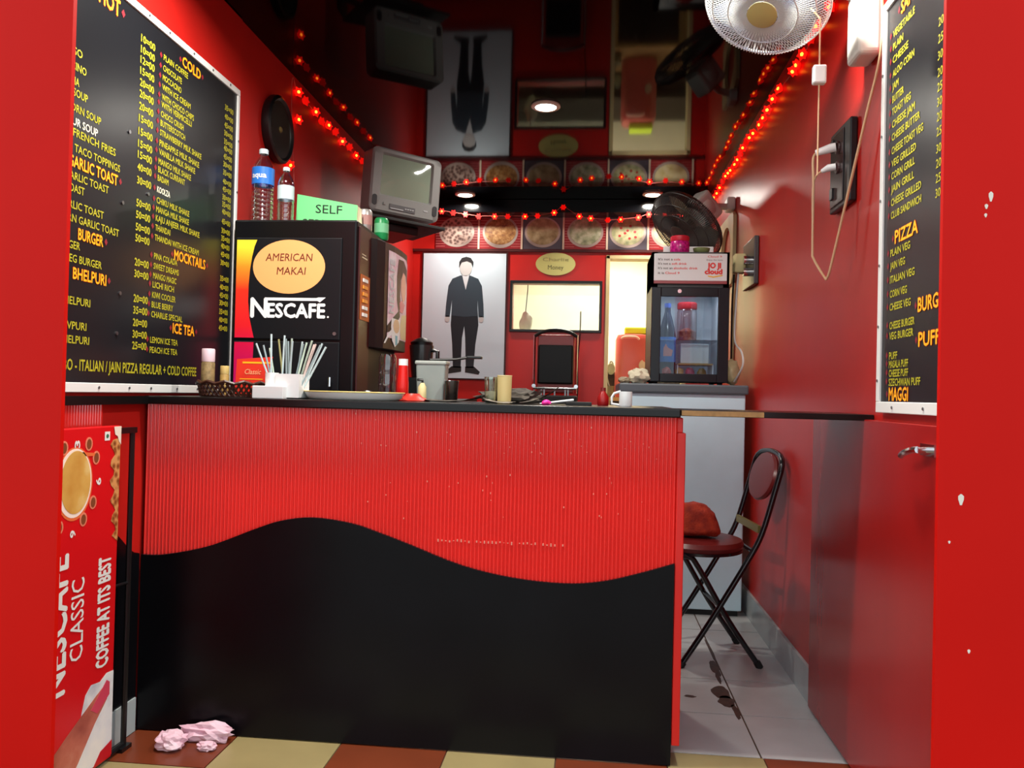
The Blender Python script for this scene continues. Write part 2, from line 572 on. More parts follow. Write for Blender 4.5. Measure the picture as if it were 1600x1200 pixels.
# ------------------------------------------------------------------ counter
CX0, CX1, CY = XL + 0.010, 0.280, 2.425
ct = thing('service_counter', 'red ribbed service counter with black wavy lower panel', 'counter', (-0.57, 2.6, 0))
cb = MB()
pit = 0.0119
nr = 140
pit = (0.256 - CX0) / nr
for k in range(nr):
    x0 = CX0 + k * pit
    prof = [(0, 0.0), (0.12, -0.0006), (0.28, -0.0042), (0.42, -0.0062), (0.5, -0.0064), (0.58, -0.0062), (0.72, -0.0042), (0.88, -0.0006), (1.0, 0.0)]
    vs, fs = [], []
    for (a, d) in prof:
        vs += [(x0 + a * pit, CY + d, 0.10), (x0 + a * pit, CY + d, 1.030)]
    for i in range(len(prof) - 1):
        fs.append((2 * i, 2 * i + 2, 2 * i + 3, 2 * i + 1))
    cb.add(vs, fs)
cb.build('ribbed_front', REDRIB, ct, smooth=True)
MB().box((CX0, CY, 0.02), (0.256, CY + 0.02, 1.03)).box((CX0, CY + 0.02, 0.02), (CX0 + 0.02, 2.95, 1.03)).box((0.20, CY + 0.02, 0.02), (0.255, 2.95, 1.03)).build('carcass', BLACKM, ct)
MB().box((0.256, CY - 0.010, 0.06), (CX1, 2.96, 0.985)).box((0.256, CY - 0.002, 0.985), (CX1 - 0.008, 2.96, 1.03)).build('end_panel', mat('red_end_panel', (214, 36, 30), 0.35, spec=0.4), ct, bevel=0.003)
wave = [(-1.409, 0.553), (-1.36, 0.553), (-1.308, 0.560), (-1.245, 0.573), (-1.182, 0.590), (-1.11, 0.618), (-1.038, 0.648), (-0.955, 0.677), (-0.853, 0.691),
        (-0.73, 0.678), (-0.64, 0.652), (-0.547, 0.621), (-0.386, 0.565), (-0.229, 0.534), (-0.073, 0.524), (0.041, 0.535), (0.154, 0.565), (0.254, 0.598)]
wpts = [(p.x, p.y) for p in catmull([(x, z, 0) for x, z in wave], 4)]
MB().prism([(0.254, 0.004), (-1.409, 0.004)] + wpts, (0, CY - 0.004, 0), UX, UZ, 0.010).build('wavy_panel', BLACKP, ct)
# scratches and a row of chipped paint dots on the ribs
ch = MB()
for k in range(34):
    x = -0.46 + k * 0.0119 * 1.0
    if random.random() < 0.75:
        ch.box((x, CY - 0.0074, 0.634 + random.uniform(-.003, .003)), (x + 0.004, CY - 0.0060, 0.639 + random.uniform(-.002, .003)))
for k in range(60):
    x = random.uniform(-0.75, 0.2)
    z = random.choice([random.uniform(0.9, 1.02), random.uniform(0.68, 0.85)])
    ch.box((x, CY - 0.0074, z), (x + random.uniform(.001, .0035), CY - 0.0060, z + random.uniform(.001, .006)))
co = ch.build('paint_chips', mat('chipped_paint', (232, 140, 120), 0.6), ct)
co['kind'] = 'stuff'
co['label'] = 'pale chips in the red paint'

wk = MB()
wk.prism([(CX0, 2.395), (0.262, 2.395), (0.262, 2.98), (-0.62, 2.98), (-0.62, 4.3), (CX0, 4.3)], (0, 0, 1.030), UX, UY, 0.026)
tag(wk.build('counter_worktop', BLACKT, None, (-0.6, 2.7, 1.03), bevel=0.004), 'black laminate worktop on the red counter turning back along the left wall', 'worktop')
tag(MB().box((CX0, 3.0, 0.0), (-0.66, 4.28, 1.03)).build('side_cabinet', REDDK, None, (-1.0, 3.6, 0)), 'red cabinet under the worktop along the left wall', 'cabinet')
bc = thing('back_cabinet', 'dark red cabinet along the back wall under the pale poster', 'cabinet', (-0.6, 5.85, 0))
box('cabinet_body', (XL + 0.002, 5.45, 0), (0.05, YB - 0.002, 0.90), REDDK, bc)
box('cabinet_top', (XL + 0.002, 5.43, 0.90), (0.06, YB - 0.002, 0.93), BLACKT, bc)

# hinged flap between counter and right wall
fl = thing('counter_flap', 'thin hinged flap bridging the counter and the right wall', 'counter flap', (0.53, 2.55, 1.03))
box('flap_board', (0.264, 2.395, 1.036), (XR - 0.001, 2.74, 1.054), BLACKT, fl, bevel=0.002)
MB().box((0.264, 2.392, 1.0375), (0.50, 2.396, 1.0525)).build('worn_edge', mat('worn_wood_edge', (168, 128, 78), 0.6, var=0.35, vscale=25), fl)

# ------------------------------------------------------------------ menu boards
mb = thing('menu_board', 'large black menu board with yellow lettering on left wall', 'menu board', (XL + 0.012, 2.37, 1.08))
BX = XL + 0.010
box('panel', (BX, 1.76, 1.085), (BX + 0.006, 2.985, 2.238), BOARD, mb)
FR = mat('white_board_edging', (226, 228, 226), 0.45)
for a, b in [((BX, 1.745, 1.065), (BX + 0.012, 3.0, 1.092)), ((BX, 1.745, 2.228), (BX + 0.012, 3.0, 2.252)),
             ((BX, 1.745, 1.092), (BX + 0.012, 1.765, 2.228)), ((BX, 2.982, 1.092), (BX + 0.012, 3.0, 2.228))]:
    box('edging', a, b, FR, mb, bevel=0.002)
sc = MB()
for y in [1.9, 2.15, 2.3, 2.42, 2.58, 2.72, 2.86]:
    for z in (1.079, 2.240):
        sc.tube([(BX + 0.012, y + (0.05 if z > 2 else 0), z), (BX + 0.0145, y + (0.05 if z > 2 else 0), z)], 0.004, 8)
for z in [1.25, 1.45, 1.65, 1.85, 2.05]:
    sc.tube([(BX + 0.012, 2.991, z), (BX + 0.0145, 2.991, z)], 0.004, 8)
for (y, z) in [(2.27, 1.85), (2.245, 1.63), (2.245, 1.36), (2.235, 1.24), (2.38, 1.69)]:
    sc.tube([(BX + 0.006, y, z), (BX + 0.010, y, z)], 0.006, 8)
sc.build('nails', STEEL, mb)['kind'] = 'stuff'
TX = BX + 0.0065


def mtext(name, s, y, z, h, wd, m=YEL, al='L', bold=0.0):
    return text(name, s, m, mb, (TX, y, z), UY, UZ, h, wd, al, bold)


left_items = [('ESPRESSO', 2.041, 1.984), ('CAPPUCCINO', 2.06, 1.944), ('MOCHA', 2.031, 1.904), ('TOMATO SOUP', 2.069, 1.874), ('SWEET CORN SOUP', 2.131, 1.833),
              ('HOT N SOUR SOUP', 2.118, 1.796), ('FRENCH FRIES', 2.204, 1.767), ('TACO TOPPINGS', 2.228, 1.726), ('H:GARLIC TOAST', 2.218, 1.689), ('GARLIC TOAST', 2.176, 1.65),
              ('TOAST', 2.067, 1.617), ('GARLIC TOAST', 2.156, 1.572), ('CORN GARLIC TOAST', 2.232, 1.536), ('H:BURGER', 2.157, 1.498), ('BURGER', 2.055, 1.464),
              ('VEG BURGER', 2.154, 1.428), ('H:BHELPURI', 2.177, 1.389), ('BHELPURI', 2.107, 1.314), ('SEVPURI', 2.093, 1.247), ('BHELPURI', 2.107, 1.209)]
bl = MB()


def diamond(b, x, y, z, r=0.008):
    b.add([(x, y - r, z), (x, y, z + r * 1.3), (x, y + r, z), (x, y, z - r * 1.3)], [(0, 3, 2, 1)])


def heading(parent, s, o, u, h, wd, al='L'):
    nrm = V(u).cross(UZ)
    text('heading_outline', s, HEADR, parent, V(o) - nrm * 0.0002, u, UZ, h, wd, al, 0.045)
    text('heading', s, HEADY, parent, V(o) + nrm * 0.0004, u, UZ, h, wd, al, 0.02)


for s, y, z in left_items:
    if s.startswith('H:'):
        heading(mb, s[2:], (TX, y, z - 0.016), UY, 0.032, 0.0185 * len(s[2:]), 'R')
        diamond(bl, TX + 0.0008, y + 0.014, z, 0.008)
    else:
        mtext('menu_line', s, y, z - 0.011, 0.022, 0.0160 * len(s), MENUW if 'SOUR' in s else YEL, 'R', 0.014)
heading(mb, 'HOT', (TX, 2.205, 2.165), UY, 0.05, 0.10, 'R')
diamond(bl, TX + 0.0008, 2.222, 2.185, 0.010)
right_items = ['PLAIN COFFEE', 'CHOCOLATE', 'MOCCACINO', 'WITH ICE CREAM', 'WITH CHOCO CHIPS', 'WITH VERMICELLI', 'CHOCO CRUSH', 'BUTTERSCOTCH', 'STRAWBERRY MILK SHAKE',
               'PINEAPPLE MILK SHAKE', 'VANILLA MILK SHAKE', 'MANGO MILK SHAKE', 'BLACK CURRANT', 'BADAM', 'KOOLZA', 'CHIKU MILK SHAKE', 'MANGA MILK SHAKE', 'KAJU ANJEER MILK SHAKE',
               'THANDAI', 'THANDAI WITH ICE CREAM', 'PINA COLADA', 'SWEET DREAMS', 'MANGO MAGIC', 'LICHI RICH', 'KIWI COOLER', 'BLUE BERRY', 'CHARLIE SPECIAL', 'LEMON ICE TEA', 'PEACH ICE TEA']
rz = [2.152, 2.118, 2.086, 2.055, 2.023, 1.998, 1.967, 1.937, 1.906, 1.872, 1.843, 1.812, 1.785, 1.757, 1.72, 1.685, 1.656, 1.627, 1.596, 1.564, 1.504, 1.472, 1.441, 1.412, 1.379, 1.348, 1.317, 1.235, 1.203]
for i, (s, z) in enumerate(zip(right_items, rz)):
    y = 2.448 - 0.032 * i / 28
    mtext('menu_line', s, y, z - 0.010, 0.020, 0.0130 * len(s), MENUW if s == 'KOOLZA' else YEL, 'L', 0.020)
    diamond(bl, TX + 0.0008, y - 0.016, z)
    if i < 27:
        mtext('price', ['35=00', '40=00', '45=00', '30=00'][i % 4], 2.882, z - 0.013 - 0.002, 0.021, 0.070, YEL, 'L', 0.024)
for s, y, z, wd in [('COLD', 2.565, 2.168, 0.125), ('MOCKTAILS', 2.548, 1.508, 0.215), ('ICE TEA', 2.552, 1.262, 0.145)]:
    heading(mb, s, (TX, y, z + 0.004), UY, 0.035, wd)
    diamond(bl, TX + 0.0008, y - 0.014, z + 0.02)
    diamond(bl, TX + 0.0008, y + wd + 0.014, z + 0.02)
prices = ['10=00', '10=00', '12=00', '15=00', '20=00', '20=00', '20=00', '15=00', '15=00', '15=00', '15=00', '40=00', '30=00', '50=00', '50=00', '50=00', '50=00', '20=00', '30=00', '20=00', '35=00', '20=00', '30=00', '25=00']
pz = [2.159, 2.125, 2.093, 2.059, 2.023, 1.988, 1.95, 1.912, 1.872, 1.834, 1.8, 1.762, 1.721, 1.651, 1.615, 1.577, 1.543, 1.469, 1.433, 1.357, 1.321, 1.283, 1.247, 1.212]
for s, z in zip(prices, pz):
    mtext('price', s, 2.318, z - 0.013, 0.024, 0.078, YEL, 'L', 0.024)
mtext('menu_line', 'COMBO - ITALIAN / JAIN PIZZA REGULAR + COLD COFFEE', 1.93, 1.125, 0.032, 0.79, YEL, 'L', 0.018)
mtext('price', '= 90', 2.80, 1.125, 0.032, 0.06, YEL, 'L', 0.006)
bl.build('bullets', BULLET, mb)['kind'] = 'stuff'

mr = thing('menu_board', 'tall black menu board with white edging on right wall', 'menu board', (XR - 0.012, 2.05, 1.07))
RX = XR - 0.010
box('panel', (RX - 0.006, 1.68, 1.085), (RX, 2.305, 2.19), BOARD, mr)
for a, b in [((RX - 0.012, 1.66, 1.062), (RX, 2.325, 1.092)), ((RX - 0.012, 1.66, 2.178), (RX, 2.325, 2.202)), ((RX - 0.012, 2.300, 1.092), (RX, 2.325, 2.178)), ((RX - 0.012, 1.66, 1.092), (RX, 1.685, 2.178))]:
    box('edging', a, b, FR, mr, bevel=0.002)
sc = MB()
for z in [1.15, 1.3, 1.47, 1.65, 1.83, 2.0]:
    sc.tube([(RX - 0.012, 2.312, z), (RX - 0.0145, 2.312, z)], 0.004, 8)
for y in (1.8, 2.0, 2.2):
    sc.tube([(RX - 0.012, y, 1.077), (RX - 0.0145, y, 1.077)], 0.004, 8)
sc.build('nails', STEEL, mr)['kind'] = 'stuff'
bl = MB()
TXR = RX - 0.0065
ritems = [('VEGETABLE', 2.255, 2.093, .146), ('PLAIN', 2.254, 2.058, .07), ('CHEESE', 2.254, 2.022, .106), ('ALOO CORN', 2.253, 1.984, .145), ('JAM', 2.253, 1.949, .042), ('BUTTER', 2.252, 1.914, .079),
          ('TOAST VEG', 2.252, 1.88, .127), ('CHEESE JAM', 2.251, 1.845, .153), ('CHEESE BUTTER', 2.251, 1.81, .186), ('CHEESE TOAST VEG', 2.25, 1.773, .206), ('VEG GRILLED', 2.249, 1.738, .163),
          ('CORN GRILL', 2.249, 1.704, .157), ('JAIN GRILL', 2.248, 1.669, .153), ('CHEESE GRILLED', 2.248, 1.632, .198), ('CLUB SANDWICH', 2.247, 1.597, .199), ('PLAIN VEG', 2.246, 1.495, .134),
          ('JAIN VEG', 2.245, 1.46, .101), ('ITALIAN VEG', 2.245, 1.423, .164), ('CORN VEG', 2.244, 1.384, .116), ('CHEESE VEG', 2.244, 1.349, .142), ('CHEESE BURGER', 2.243, 1.299, .167),
          ('VEG BURGER', 2.243, 1.271, .161), ('PUFF', 2.242, 1.218, .057), ('MASALA PUFF', 2.242, 1.195, .13), ('CHEESE PUFF', 2.241, 1.171, .13), ('SZECHWAN PUFF', 2.241, 1.147, .207)]
for s, y, z, wd in ritems:
    text('menu_line', s, YEL, mr, (TXR, y, z - 0.012), -UY, UZ, 0.020, wd, 'L', 0.020)
    diamond(bl, TXR - 0.0008, y + 0.016, z)
for i, z in enumerate([1.99, 1.95, 1.91, 1.87, 1.835, 1.80, 1.765, 1.73, 1.69, 1.655, 1.62, 1.585]):
    text('price', ['20=00', '25=00', '30=00'][i % 3], YEL, mr, (TXR, 1.965, z - 0.012), -UY, UZ, 0.022, 0.075, 'L', 0.006)
for s, y, z, wd in [('SANDWICH', 2.20, 2.118, .24), ('PIZZA', 2.215, 1.510, .15), ('BURGER', 2.055, 1.312, .17), ('PUFF', 2.048, 1.226, .12), ('MAGGI', 2.238, 1.093, .13)]:
    heading(mr, s, (TXR, y, z + 0.003), -UY, 0.036, wd)
    diamond(bl, TXR - 0.0008, y + 0.014, z + 0.02)
for f in range(len(bl.f)):
    bl.f[f] = bl.f[f][::-1]
bl.build('bullets', BULLET, mr)['kind'] = 'stuff'

# ------------------------------------------------------------------ coffee machine
cm = thing('coffee_machine', 'tall black coffee vending machine standing on the worktop', 'coffee machine', (-1.14, 3.25, 1.056))
MX0, MX1, MY0, MY1, MZ0, MZ1 = -1.385, -0.900, 2.95, 3.58, 1.062, 1.735
box('cabinet', (MX0, MY0, MZ0), (MX1, MY1, MZ1), BLACKMETAL, cm, bevel=0.008)
for x in (MX0 + 0.05, MX1 - 0.05):
    for y in (MY0 + 0.06, MY1 - 0.06):
        MB().tube([(x, y, 1.056), (x, y, 1.064)], 0.02, 12).build('foot', BLACKM, cm)
FP = MB().box((MX0 + 0.012, MY0 - 0.007, 1.276), (-0.955, MY0, 1.664)).build('upper_panel', mat('black_machine_panel', (20, 22, 26), 0.35, spec=0.25), cm, bevel=0.003)
box('lower_panel', (MX0 + 0.012, MY0 - 0.007, 1.085), (-0.955, MY0, 1.268), MATS['black_machine_panel'], cm, bevel=0.003)
gm = ramp_mat('sunset_print', [(0.0, (190, 10, 110)), (0.3, (222, 16, 70)), (0.42, (236, 30, 40)), (0.66, (240, 50, 30)), (0.82, (250, 150, 40)), (0.95, (244, 226, 60))], 'Z', 0.03, 0.60)
MB().prism([(-1.368, 1.280), (-1.292, 1.280), (-1.300, 1.31), (-1.312, 1.36), (-1.318, 1.42), (-1.318, 1.48), (-1.314, 1.54), (-1.307, 1.59), (-1.298, 1.63), (-1.288, 1.655), (-1.368, 1.655)], (0, MY0 - 0.0072, 0), UX, UZ, 0.0008).build('colour_band', gm, cm)
MB().prism([(-1.368, 1.09), (-1.296, 1.09), (-1.294, 1.18), (-1.292, 1.263), (-1.368, 1.263)], (0, MY0 - 0.0072, 0), UX, UZ, 0.0008).build('colour_band', gm, cm)
ov = MB().prism(arc(-1.160, 1.553, 0.142, 0.103, n=48), (0, MY0 - 0.0072, 0), UX, UZ, 0.0010).build('oval_sticker', mat('orange_sticker', (250, 176, 108), 0.5), cm)
DKR = mat('dark_brown_lettering', (110, 44, 26), 0.5)
text('lettering', 'AMERICAN', DKR, ov, (-1.160, MY0 - 0.0083, 1.575), UX, UZ, 0.030, 0.185, 'C', 0.004, 0.1)
text('lettering', 'MAKAI', DKR, ov, (-1.150, MY0 - 0.0083, 1.523), UX, UZ, 0.030, 0.115, 'C', 0.004, 0.1)
WL = mat('white_lettering', (240, 242, 244), 0.4)
nes = text('brand_lettering', 'N', WL, cm, (-1.305, MY0 - 0.0076, 1.360), UX, UZ, 0.076, 0.062, 'L', 0.035)
text('lettering', 'ESCAFE', WL, nes, (-1.240, MY0 - 0.0076, 1.360), UX, UZ, 0.055, 0.225, 'L', 0.035)
MB().prism([(-1.252, 1.4235), (-1.045, 1.4235), (-1.035, 1.4185), (-1.012, 1.437), (-1.040, 1.437), (-1.050, 1.4345), (-1.252, 1.4345)], (0, MY0 - 0.0076, 0), UX, UZ, 0.0008).build('lettering', WL, nes)
MB().tube([(-1.002, MY0 - 0.0076, 1.363), (-1.002, MY0 - 0.0084, 1.363)], 0.004, 8).build('lettering', WL, nes)
MB().tube([(-0.975, MY0 - 0.007, 1.300), (-0.975, MY0 - 0.010, 1.300)], 0.007, 12).build('lock', STEEL, cm)
MB().tube([(-0.985, MY0 - 0.02, 1.10), (-0.985, MY0 - 0.02, 1.135)], 0.006, 8).tube([(-0.985, MY0 - 0.02, 1.12), (-0.985, MY0, 1.12)], 0.004, 6).build('latch', CHROME, cm)
# serving side: maroon face, selection buttons and the bulging picture door
box('side_panel', (MX1, MY0 + 0.02, 1.08), (MX1 + 0.008, 3.12, 1.715), mat('maroon_panel', (54, 16, 16), 0.3), cm, bevel=0.002)
bt = box('button_panel', (MX1 + 0.008, 2.985, 1.36), (MX1 + 0.011, 3.105, 1.535), mat('orange_button_panel', (176, 82, 24), 0.4), cm)
for k in range(6):
    z = 1.375 + k * 0.0265
    box('button', (MX1 + 0.011, 3.005, z), (MX1 + 0.016, 3.065, z + 0.013), WHITE if k in (0, 1, 5) else mat('amber_button', (232, 150, 50), 0.4), bt)
MB().box((MX1 + 0.008, 3.0, 1.60), (MX1 + 0.009, 3.07, 1.604)).box((MX1 + 0.008, 3.0, 1.612), (MX1 + 0.009, 3.05, 1.615)).build('small_print', MENUW, cm)
# picture door, bowed in plan
prof = [(3.115, MX1 + 0.004), (3.14, MX1 + 0.028), (3.20, MX1 + 0.045), (3.30, MX1 + 0.058), (3.42, MX1 + 0.062), (3.53, MX1 + 0.058), (3.56, MX1 + 0.045), (3.565, MX1)]
MB().prism([(x, y) for (y, x) in prof] + [(MX1, 3.115)], (0, 0, 1.262), UX, UY, 0.438).build('picture_door', BLACK, cm, bevel=0.006)


def door_pt(y, z, lift):
    for (y0, x0), (y1, x1) in zip(prof, prof[1:]):
        if y0 <= y <= y1:
            t = (y - y0) / (y1 - y0)
            return (x0 + (x1 - x0) * t + lift, y, z)
    return (prof[-2][1] + lift, y, z)


def door_art(name, poly, m, lift, parent):
    """picture laid on the bowed door: polygon in (y, z), sliced in y so that it follows the bow"""
    bm = bmesh.new()
    vs = [bm.verts.new((0, y, z)) for y, z in poly]
    bm.faces.new(vs)
    for yc in (3.14, 3.17, 3.20, 3.25, 3.30, 3.36, 3.42, 3.48, 3.53):
        bmesh.ops.bisect_plane(bm, geom=bm.verts[:] + bm.edges[:] + bm.faces[:], plane_co=(0, yc, 0), plane_no=(0, 1, 0))
    bm.normal_update()
    bm.verts.index_update()
    b = MB().add([door_pt(q.co.y, q.co.z, lift) for q in bm.verts], [tuple(x.index for x in f.verts) for f in bm.faces])
    bm.free()
    return b.build(name, m, parent)


pic = door_art('picture', [(3.235, 1.31), (3.535, 1.31), (3.535, 1.655), (3.50, 1.672), (3.235, 1.672)], print_mat('pink_print', [(232, 222, 226), (214, 176, 196), (236, 232, 236)], 9), 0.0015, cm)
door_art('printed_hair', [(3.36, 1.655), (3.45, 1.66), (3.52, 1.63), (3.53, 1.56), (3.50, 1.60), (3.44, 1.61), (3.40, 1.57), (3.395, 1.50), (3.41, 1.45), (3.375, 1.43), (3.345, 1.48), (3.34, 1.58)], mat('printed_dark_brown', (58, 30, 42), 0.4), 0.0022, pic)
door_art('printed_face', arc(3.455, 1.545, 0.052, 0.062, n=22), mat('printed_skin', (222, 166, 150), 0.4), 0.0028, pic)
door_art('printed_scarf', [(3.385, 1.47), (3.43, 1.485), (3.49, 1.47), (3.45, 1.43), (3.40, 1.43)], mat('printed_pink', (206, 110, 130), 0.4), 0.0028, pic)
door_art('printed_sleeve', [(3.43, 1.42), (3.53, 1.43), (3.53, 1.315), (3.42, 1.315), (3.40, 1.37)], mat('printed_beige', (206, 186, 140), 0.4), 0.0022, pic)
door_art('printed_band', [(3.235, 1.36), (3.30, 1.40), (3.37, 1.43), (3.39, 1.45), (3.40, 1.41), (3.30, 1.345), (3.235, 1.33)], mat('printed_black', (22, 16, 24), 0.4), 0.0020, pic)
door_art('printed_mug', [(3.28, 1.395), (3.40, 1.395), (3.405, 1.36), (3.39, 1.30), (3.33, 1.275), (3.29, 1.30), (3.275, 1.36)], mat('printed_mug_white', (226, 228, 230), 0.4), 0.0030, pic)
door_art('printed_mug_shade', [(3.33, 1.325), (3.365, 1.325), (3.365, 1.288), (3.335, 1.283)], mat('printed_mug_blue', (110, 176, 196), 0.4), 0.0034, pic)
door_art('printed_coffee', arc(3.345, 1.365, 0.047, 0.030, n=20), mat('printed_coffee_tan', (206, 174, 140), 0.4), 0.0036, pic)
door_art('printed_mug_handle', [(3.285, 1.35), (3.25, 1.33), (3.215, 1.30), (3.20, 1.285), (3.215, 1.285), (3.245, 1.31), (3.285, 1.325)], MATS['printed_mug_white'], 0.0030, pic)
nt_ = text('brand_lettering', 'NESCAFE', WL, pic, (0, 3.30, 1.415), UZ, -UY, 0.055, 0.225, 'L', 0.03)
for q in nt_.data.vertices:
    wy = q.co.y + cm.location.y
    q.co.x = door_pt(wy, 0, 0.004)[0] - cm.location.x

# dark strip put in for the shaded gap at the machine's left edge
tag(MB().box((-1.409, 3.004, 1.057), (-1.391, 3.02, 1.62)).build('dark_gap_strip', BLACKM, None, (-1.40, 3.012, 1.057)), 'narrow black strip put in for the dark gap between left menu board and coffee machine', 'dark strip')
tag(MB().box((-1.411, 3.004, 1.622), (-1.388, 3.03, 1.675)).build('junction_box', WHITE, None, (-1.40, 3.015, 1.622), bevel=0.004), 'small white box on dark gap strip beside left menu board', 'junction box')


# ------------------------------------------------------------------ bottles, cans and sign on the machine
def bottle(label, x, y, z0, h, r, lab, cap, label_col, ltext=None):
    t = thing('water_bottle', label, 'bottle', (x, y, z0), 'water bottles on the coffee machine')
    pr = [(r * 0.9, 0.0), (r, 0.012)]
    k = 0.02
    while k < h * 0.48:
        pr += [(r, k), (r * 0.94, k + 0.006), (r, k + 0.012)]
        k += 0.018
    pr += [(r, h * 0.5), (r, h * 0.70), (r * 0.86, h * 0.78), (r * 0.55, h * 0.86), (r * 0.36, h * 0.90), (r * 0.34, h * 0.935)]
    MB().lathe(pr, (x, y, z0), 20).build('body', CLEAR, t, smooth=True)
    MB().lathe([(r * 0.42, 0), (r * 0.42, h * 0.055), (r * 0.36, h * 0.065)], (x, y, z0 + h * 0.935), 18).build('cap', cap, t, smooth=True)
    lb = MB().lathe([(r * 1.015, h * lab[0]), (r * 1.015, h * lab[1])], (x, y, z0), 24, cap0=False, cap1=False).build('label_band', label_col, t, smooth=True)
    if ltext:
        lt = text('lettering', ltext, WL, lb, (x, y - r * 1.03, z0 + h * (lab[0] + lab[1]) / 2 - 0.01), UX, UZ, 0.022, r * 1.3, 'C', 0.03)
        for q in lt.data.vertices:
            dx = q.co.x
            q.co.y = -math.sqrt(max(1e-6, (r * 1.035) ** 2 - dx * dx))
    return t


bottle('tall clear water bottle with a blue label on the coffee machine', -1.318, 3.05, 1.735, 0.30, 0.043, (0.52, 0.74), mat('pale_blue_cap', (206, 226, 236), 0.4), mat('blue_label', (40, 120, 214), 0.4), 'aqua')
bottle('smaller clear water bottle with a pale label on the coffee machine', -1.215, 3.03, 1.735, 0.222, 0.032, (0.42, 0.66), WHITE, mat('pale_label', (200, 220, 226), 0.45))
GREEN = mat('green_card', (128, 232, 150), 0.6)
gc = thing('sign_card', 'bright green folded card sign on the coffee machine', 'sign', (-1.06, 3.16, 1.735))
Mg = frame((-1.215, 3.14, 1.736), (0.262, -0.03, -0.006), (0.0, 0.02, 1))
MB(Mg).add([(0, 0, 0), (0.265, 0, 0), (0.265, 0.098, 0), (0.0, 0.145, 0), (0, 0, -0.0012), (0.265, 0, -0.0012), (0.265, 0.098, -0.0012), (0, 0.145, -0.0012)],
           [(0, 1, 2, 3), (7, 6, 5, 4), (0, 4, 5, 1), (1, 5, 6, 2), (2, 6, 7, 3), (3, 7, 4, 0)]).build('card', GREEN, gc)
MB(Mg).add([(0.266, 0, 0.001), (0.278, 0, -0.03), (0.268, 0.09, -0.03), (0.262, 0.098, 0.001)], [(0, 1, 2, 3)]).build('card_edge', mat('cream_card_edge', (240, 232, 190), 0.6), gc)
INK = mat('black_ink', (24, 30, 28), 0.6)
uu, vv = V((0.262, -0.03, -0.020)).normalized(), V((0.0, 0.02, 1))
text('lettering', 'SELF', INK, gc, Mg @ V((0.085, 0.068, 0.0005)), uu, vv, 0.036, 0.115, 'L', -0.015)
text('lettering', 'SERVICE', INK, gc, Mg @ V((0.03, 0.012, 0.0005)), uu, vv, 0.034, 0.20, 'L', -0.015)


def can(label, x, y, z0, m1, m2, tilt=0):
    t = thing('drink_can', label, 'drink can', (x, y, z0), 'drink cans on the coffee machine')
    MB().lathe([(0.026, 0), (0.031, 0.006), (0.031, 0.085), (0.026, 0.094)], (x, y, z0), 20, cap1=False).build('body', m1, t, smooth=True)
    MB().lathe([(0.0255, 0.0935), (0.024, 0.090), (0.0005, 0.0905)], (x, y, z0), 20, cap0=False, cap1=False).build('lid', STEEL, t, smooth=True)
    MB().lathe([(0.0314, 0.03), (0.0314, 0.07)], (x, y, z0), 20, cap0=False, cap1=False).build('label_band', m2, t, smooth=True)


can('silver and pinkish drink can on the edge of the coffee machine', -0.945, 3.20, 1.735, mat('silver_can', (196, 190, 186), 0.3, metal=0.6), mat('can_pink', (176, 130, 124), 0.4))
can('green and white drink can behind the silver one', -0.918, 3.36, 1.735, mat('can_green', (30, 150, 84), 0.35), mat('can_white', (120, 200, 150), 0.4))

# ------------------------------------------------------------------ round black disc on left wall
wd_ = thing('wall_disc', 'round black glossy disc with raised rim hung on left wall', 'wall decoration', (XL, 3.385, 2.09))
Mw = frame((XL + 0.001, 3.385, 2.226), UY, UZ)
MB(Mw).lathe([(0.14, 0.0), (0.147, 0.012), (0.145, 0.034), (0.132, 0.040), (0.122, 0.030)], (0, 0, 0), 40, cap1=False).build('rim', BLACK, wd_, smooth=True)
MB(Mw).lathe([(0.123, 0.030), (0.0005, 0.028)], (0, 0, 0), 40, cap0=False, cap1=False).build('face', mat('black_disc_face', (20, 20, 22), 0.25), wd_, smooth=True)
MB(Mw).lathe([(0.014, 0.029), (0.010, 0.034)], (0, 0, 0), 14).build('hub', mat('dull_gold', (120, 100, 50), 0.4), wd_)

# ------------------------------------------------------------------ television
tv = thing('television', 'grey box television on black wall bracket in left corner', 'television', (-1.13, 4.25, 2.0))
u = V((0.31, 0.26, -0.015)).normalized()
fv = V((0.02, -0.03, 1.0))
Mt = frame((-1.160, 4.0, 2.018), u, fv)
TW, TH = 0.405, 0.335
GREY = mat('grey_tv_plastic', (140, 140, 138), 0.45, bump=0.02, bscale=200)
# tapered body: front frame (bulged) and rear hump
bz = MB(Mt)


def rr(w0, h0, x0, y0, r, k=5):
    pts = []
    for (cx, cy, a) in [(x0 + w0 - r, y0 + r, -PI / 2), (x0 + w0 - r, y0 + h0 - r, 0), (x0 + r, y0 + h0 - r, PI / 2), (x0 + r, y0 + r, PI)]:
        for i in range(k):
            t = a + PI / 2 * i / (k - 1)
            pts.append((cx + r * math.cos(t), cy + r * math.sin(t)))
    return pts


def loft(b, rings, cap0=True, cap1=True):
    m = len(rings[0])
    vs = [p for r_ in rings for p in r_]
    fs = []
    for i in range(len(rings) - 1):
        for k in range(m):
            l = (k + 1) % m
            fs.append((i * m + k, i * m + l, (i + 1) * m + l, (i + 1) * m + k))
    if cap0:
        fs.append(tuple(range(m))[::-1])
    if cap1:
        fs.append(tuple((len(rings) - 1) * m + k for k in range(m)))
    return b.add(vs, fs)


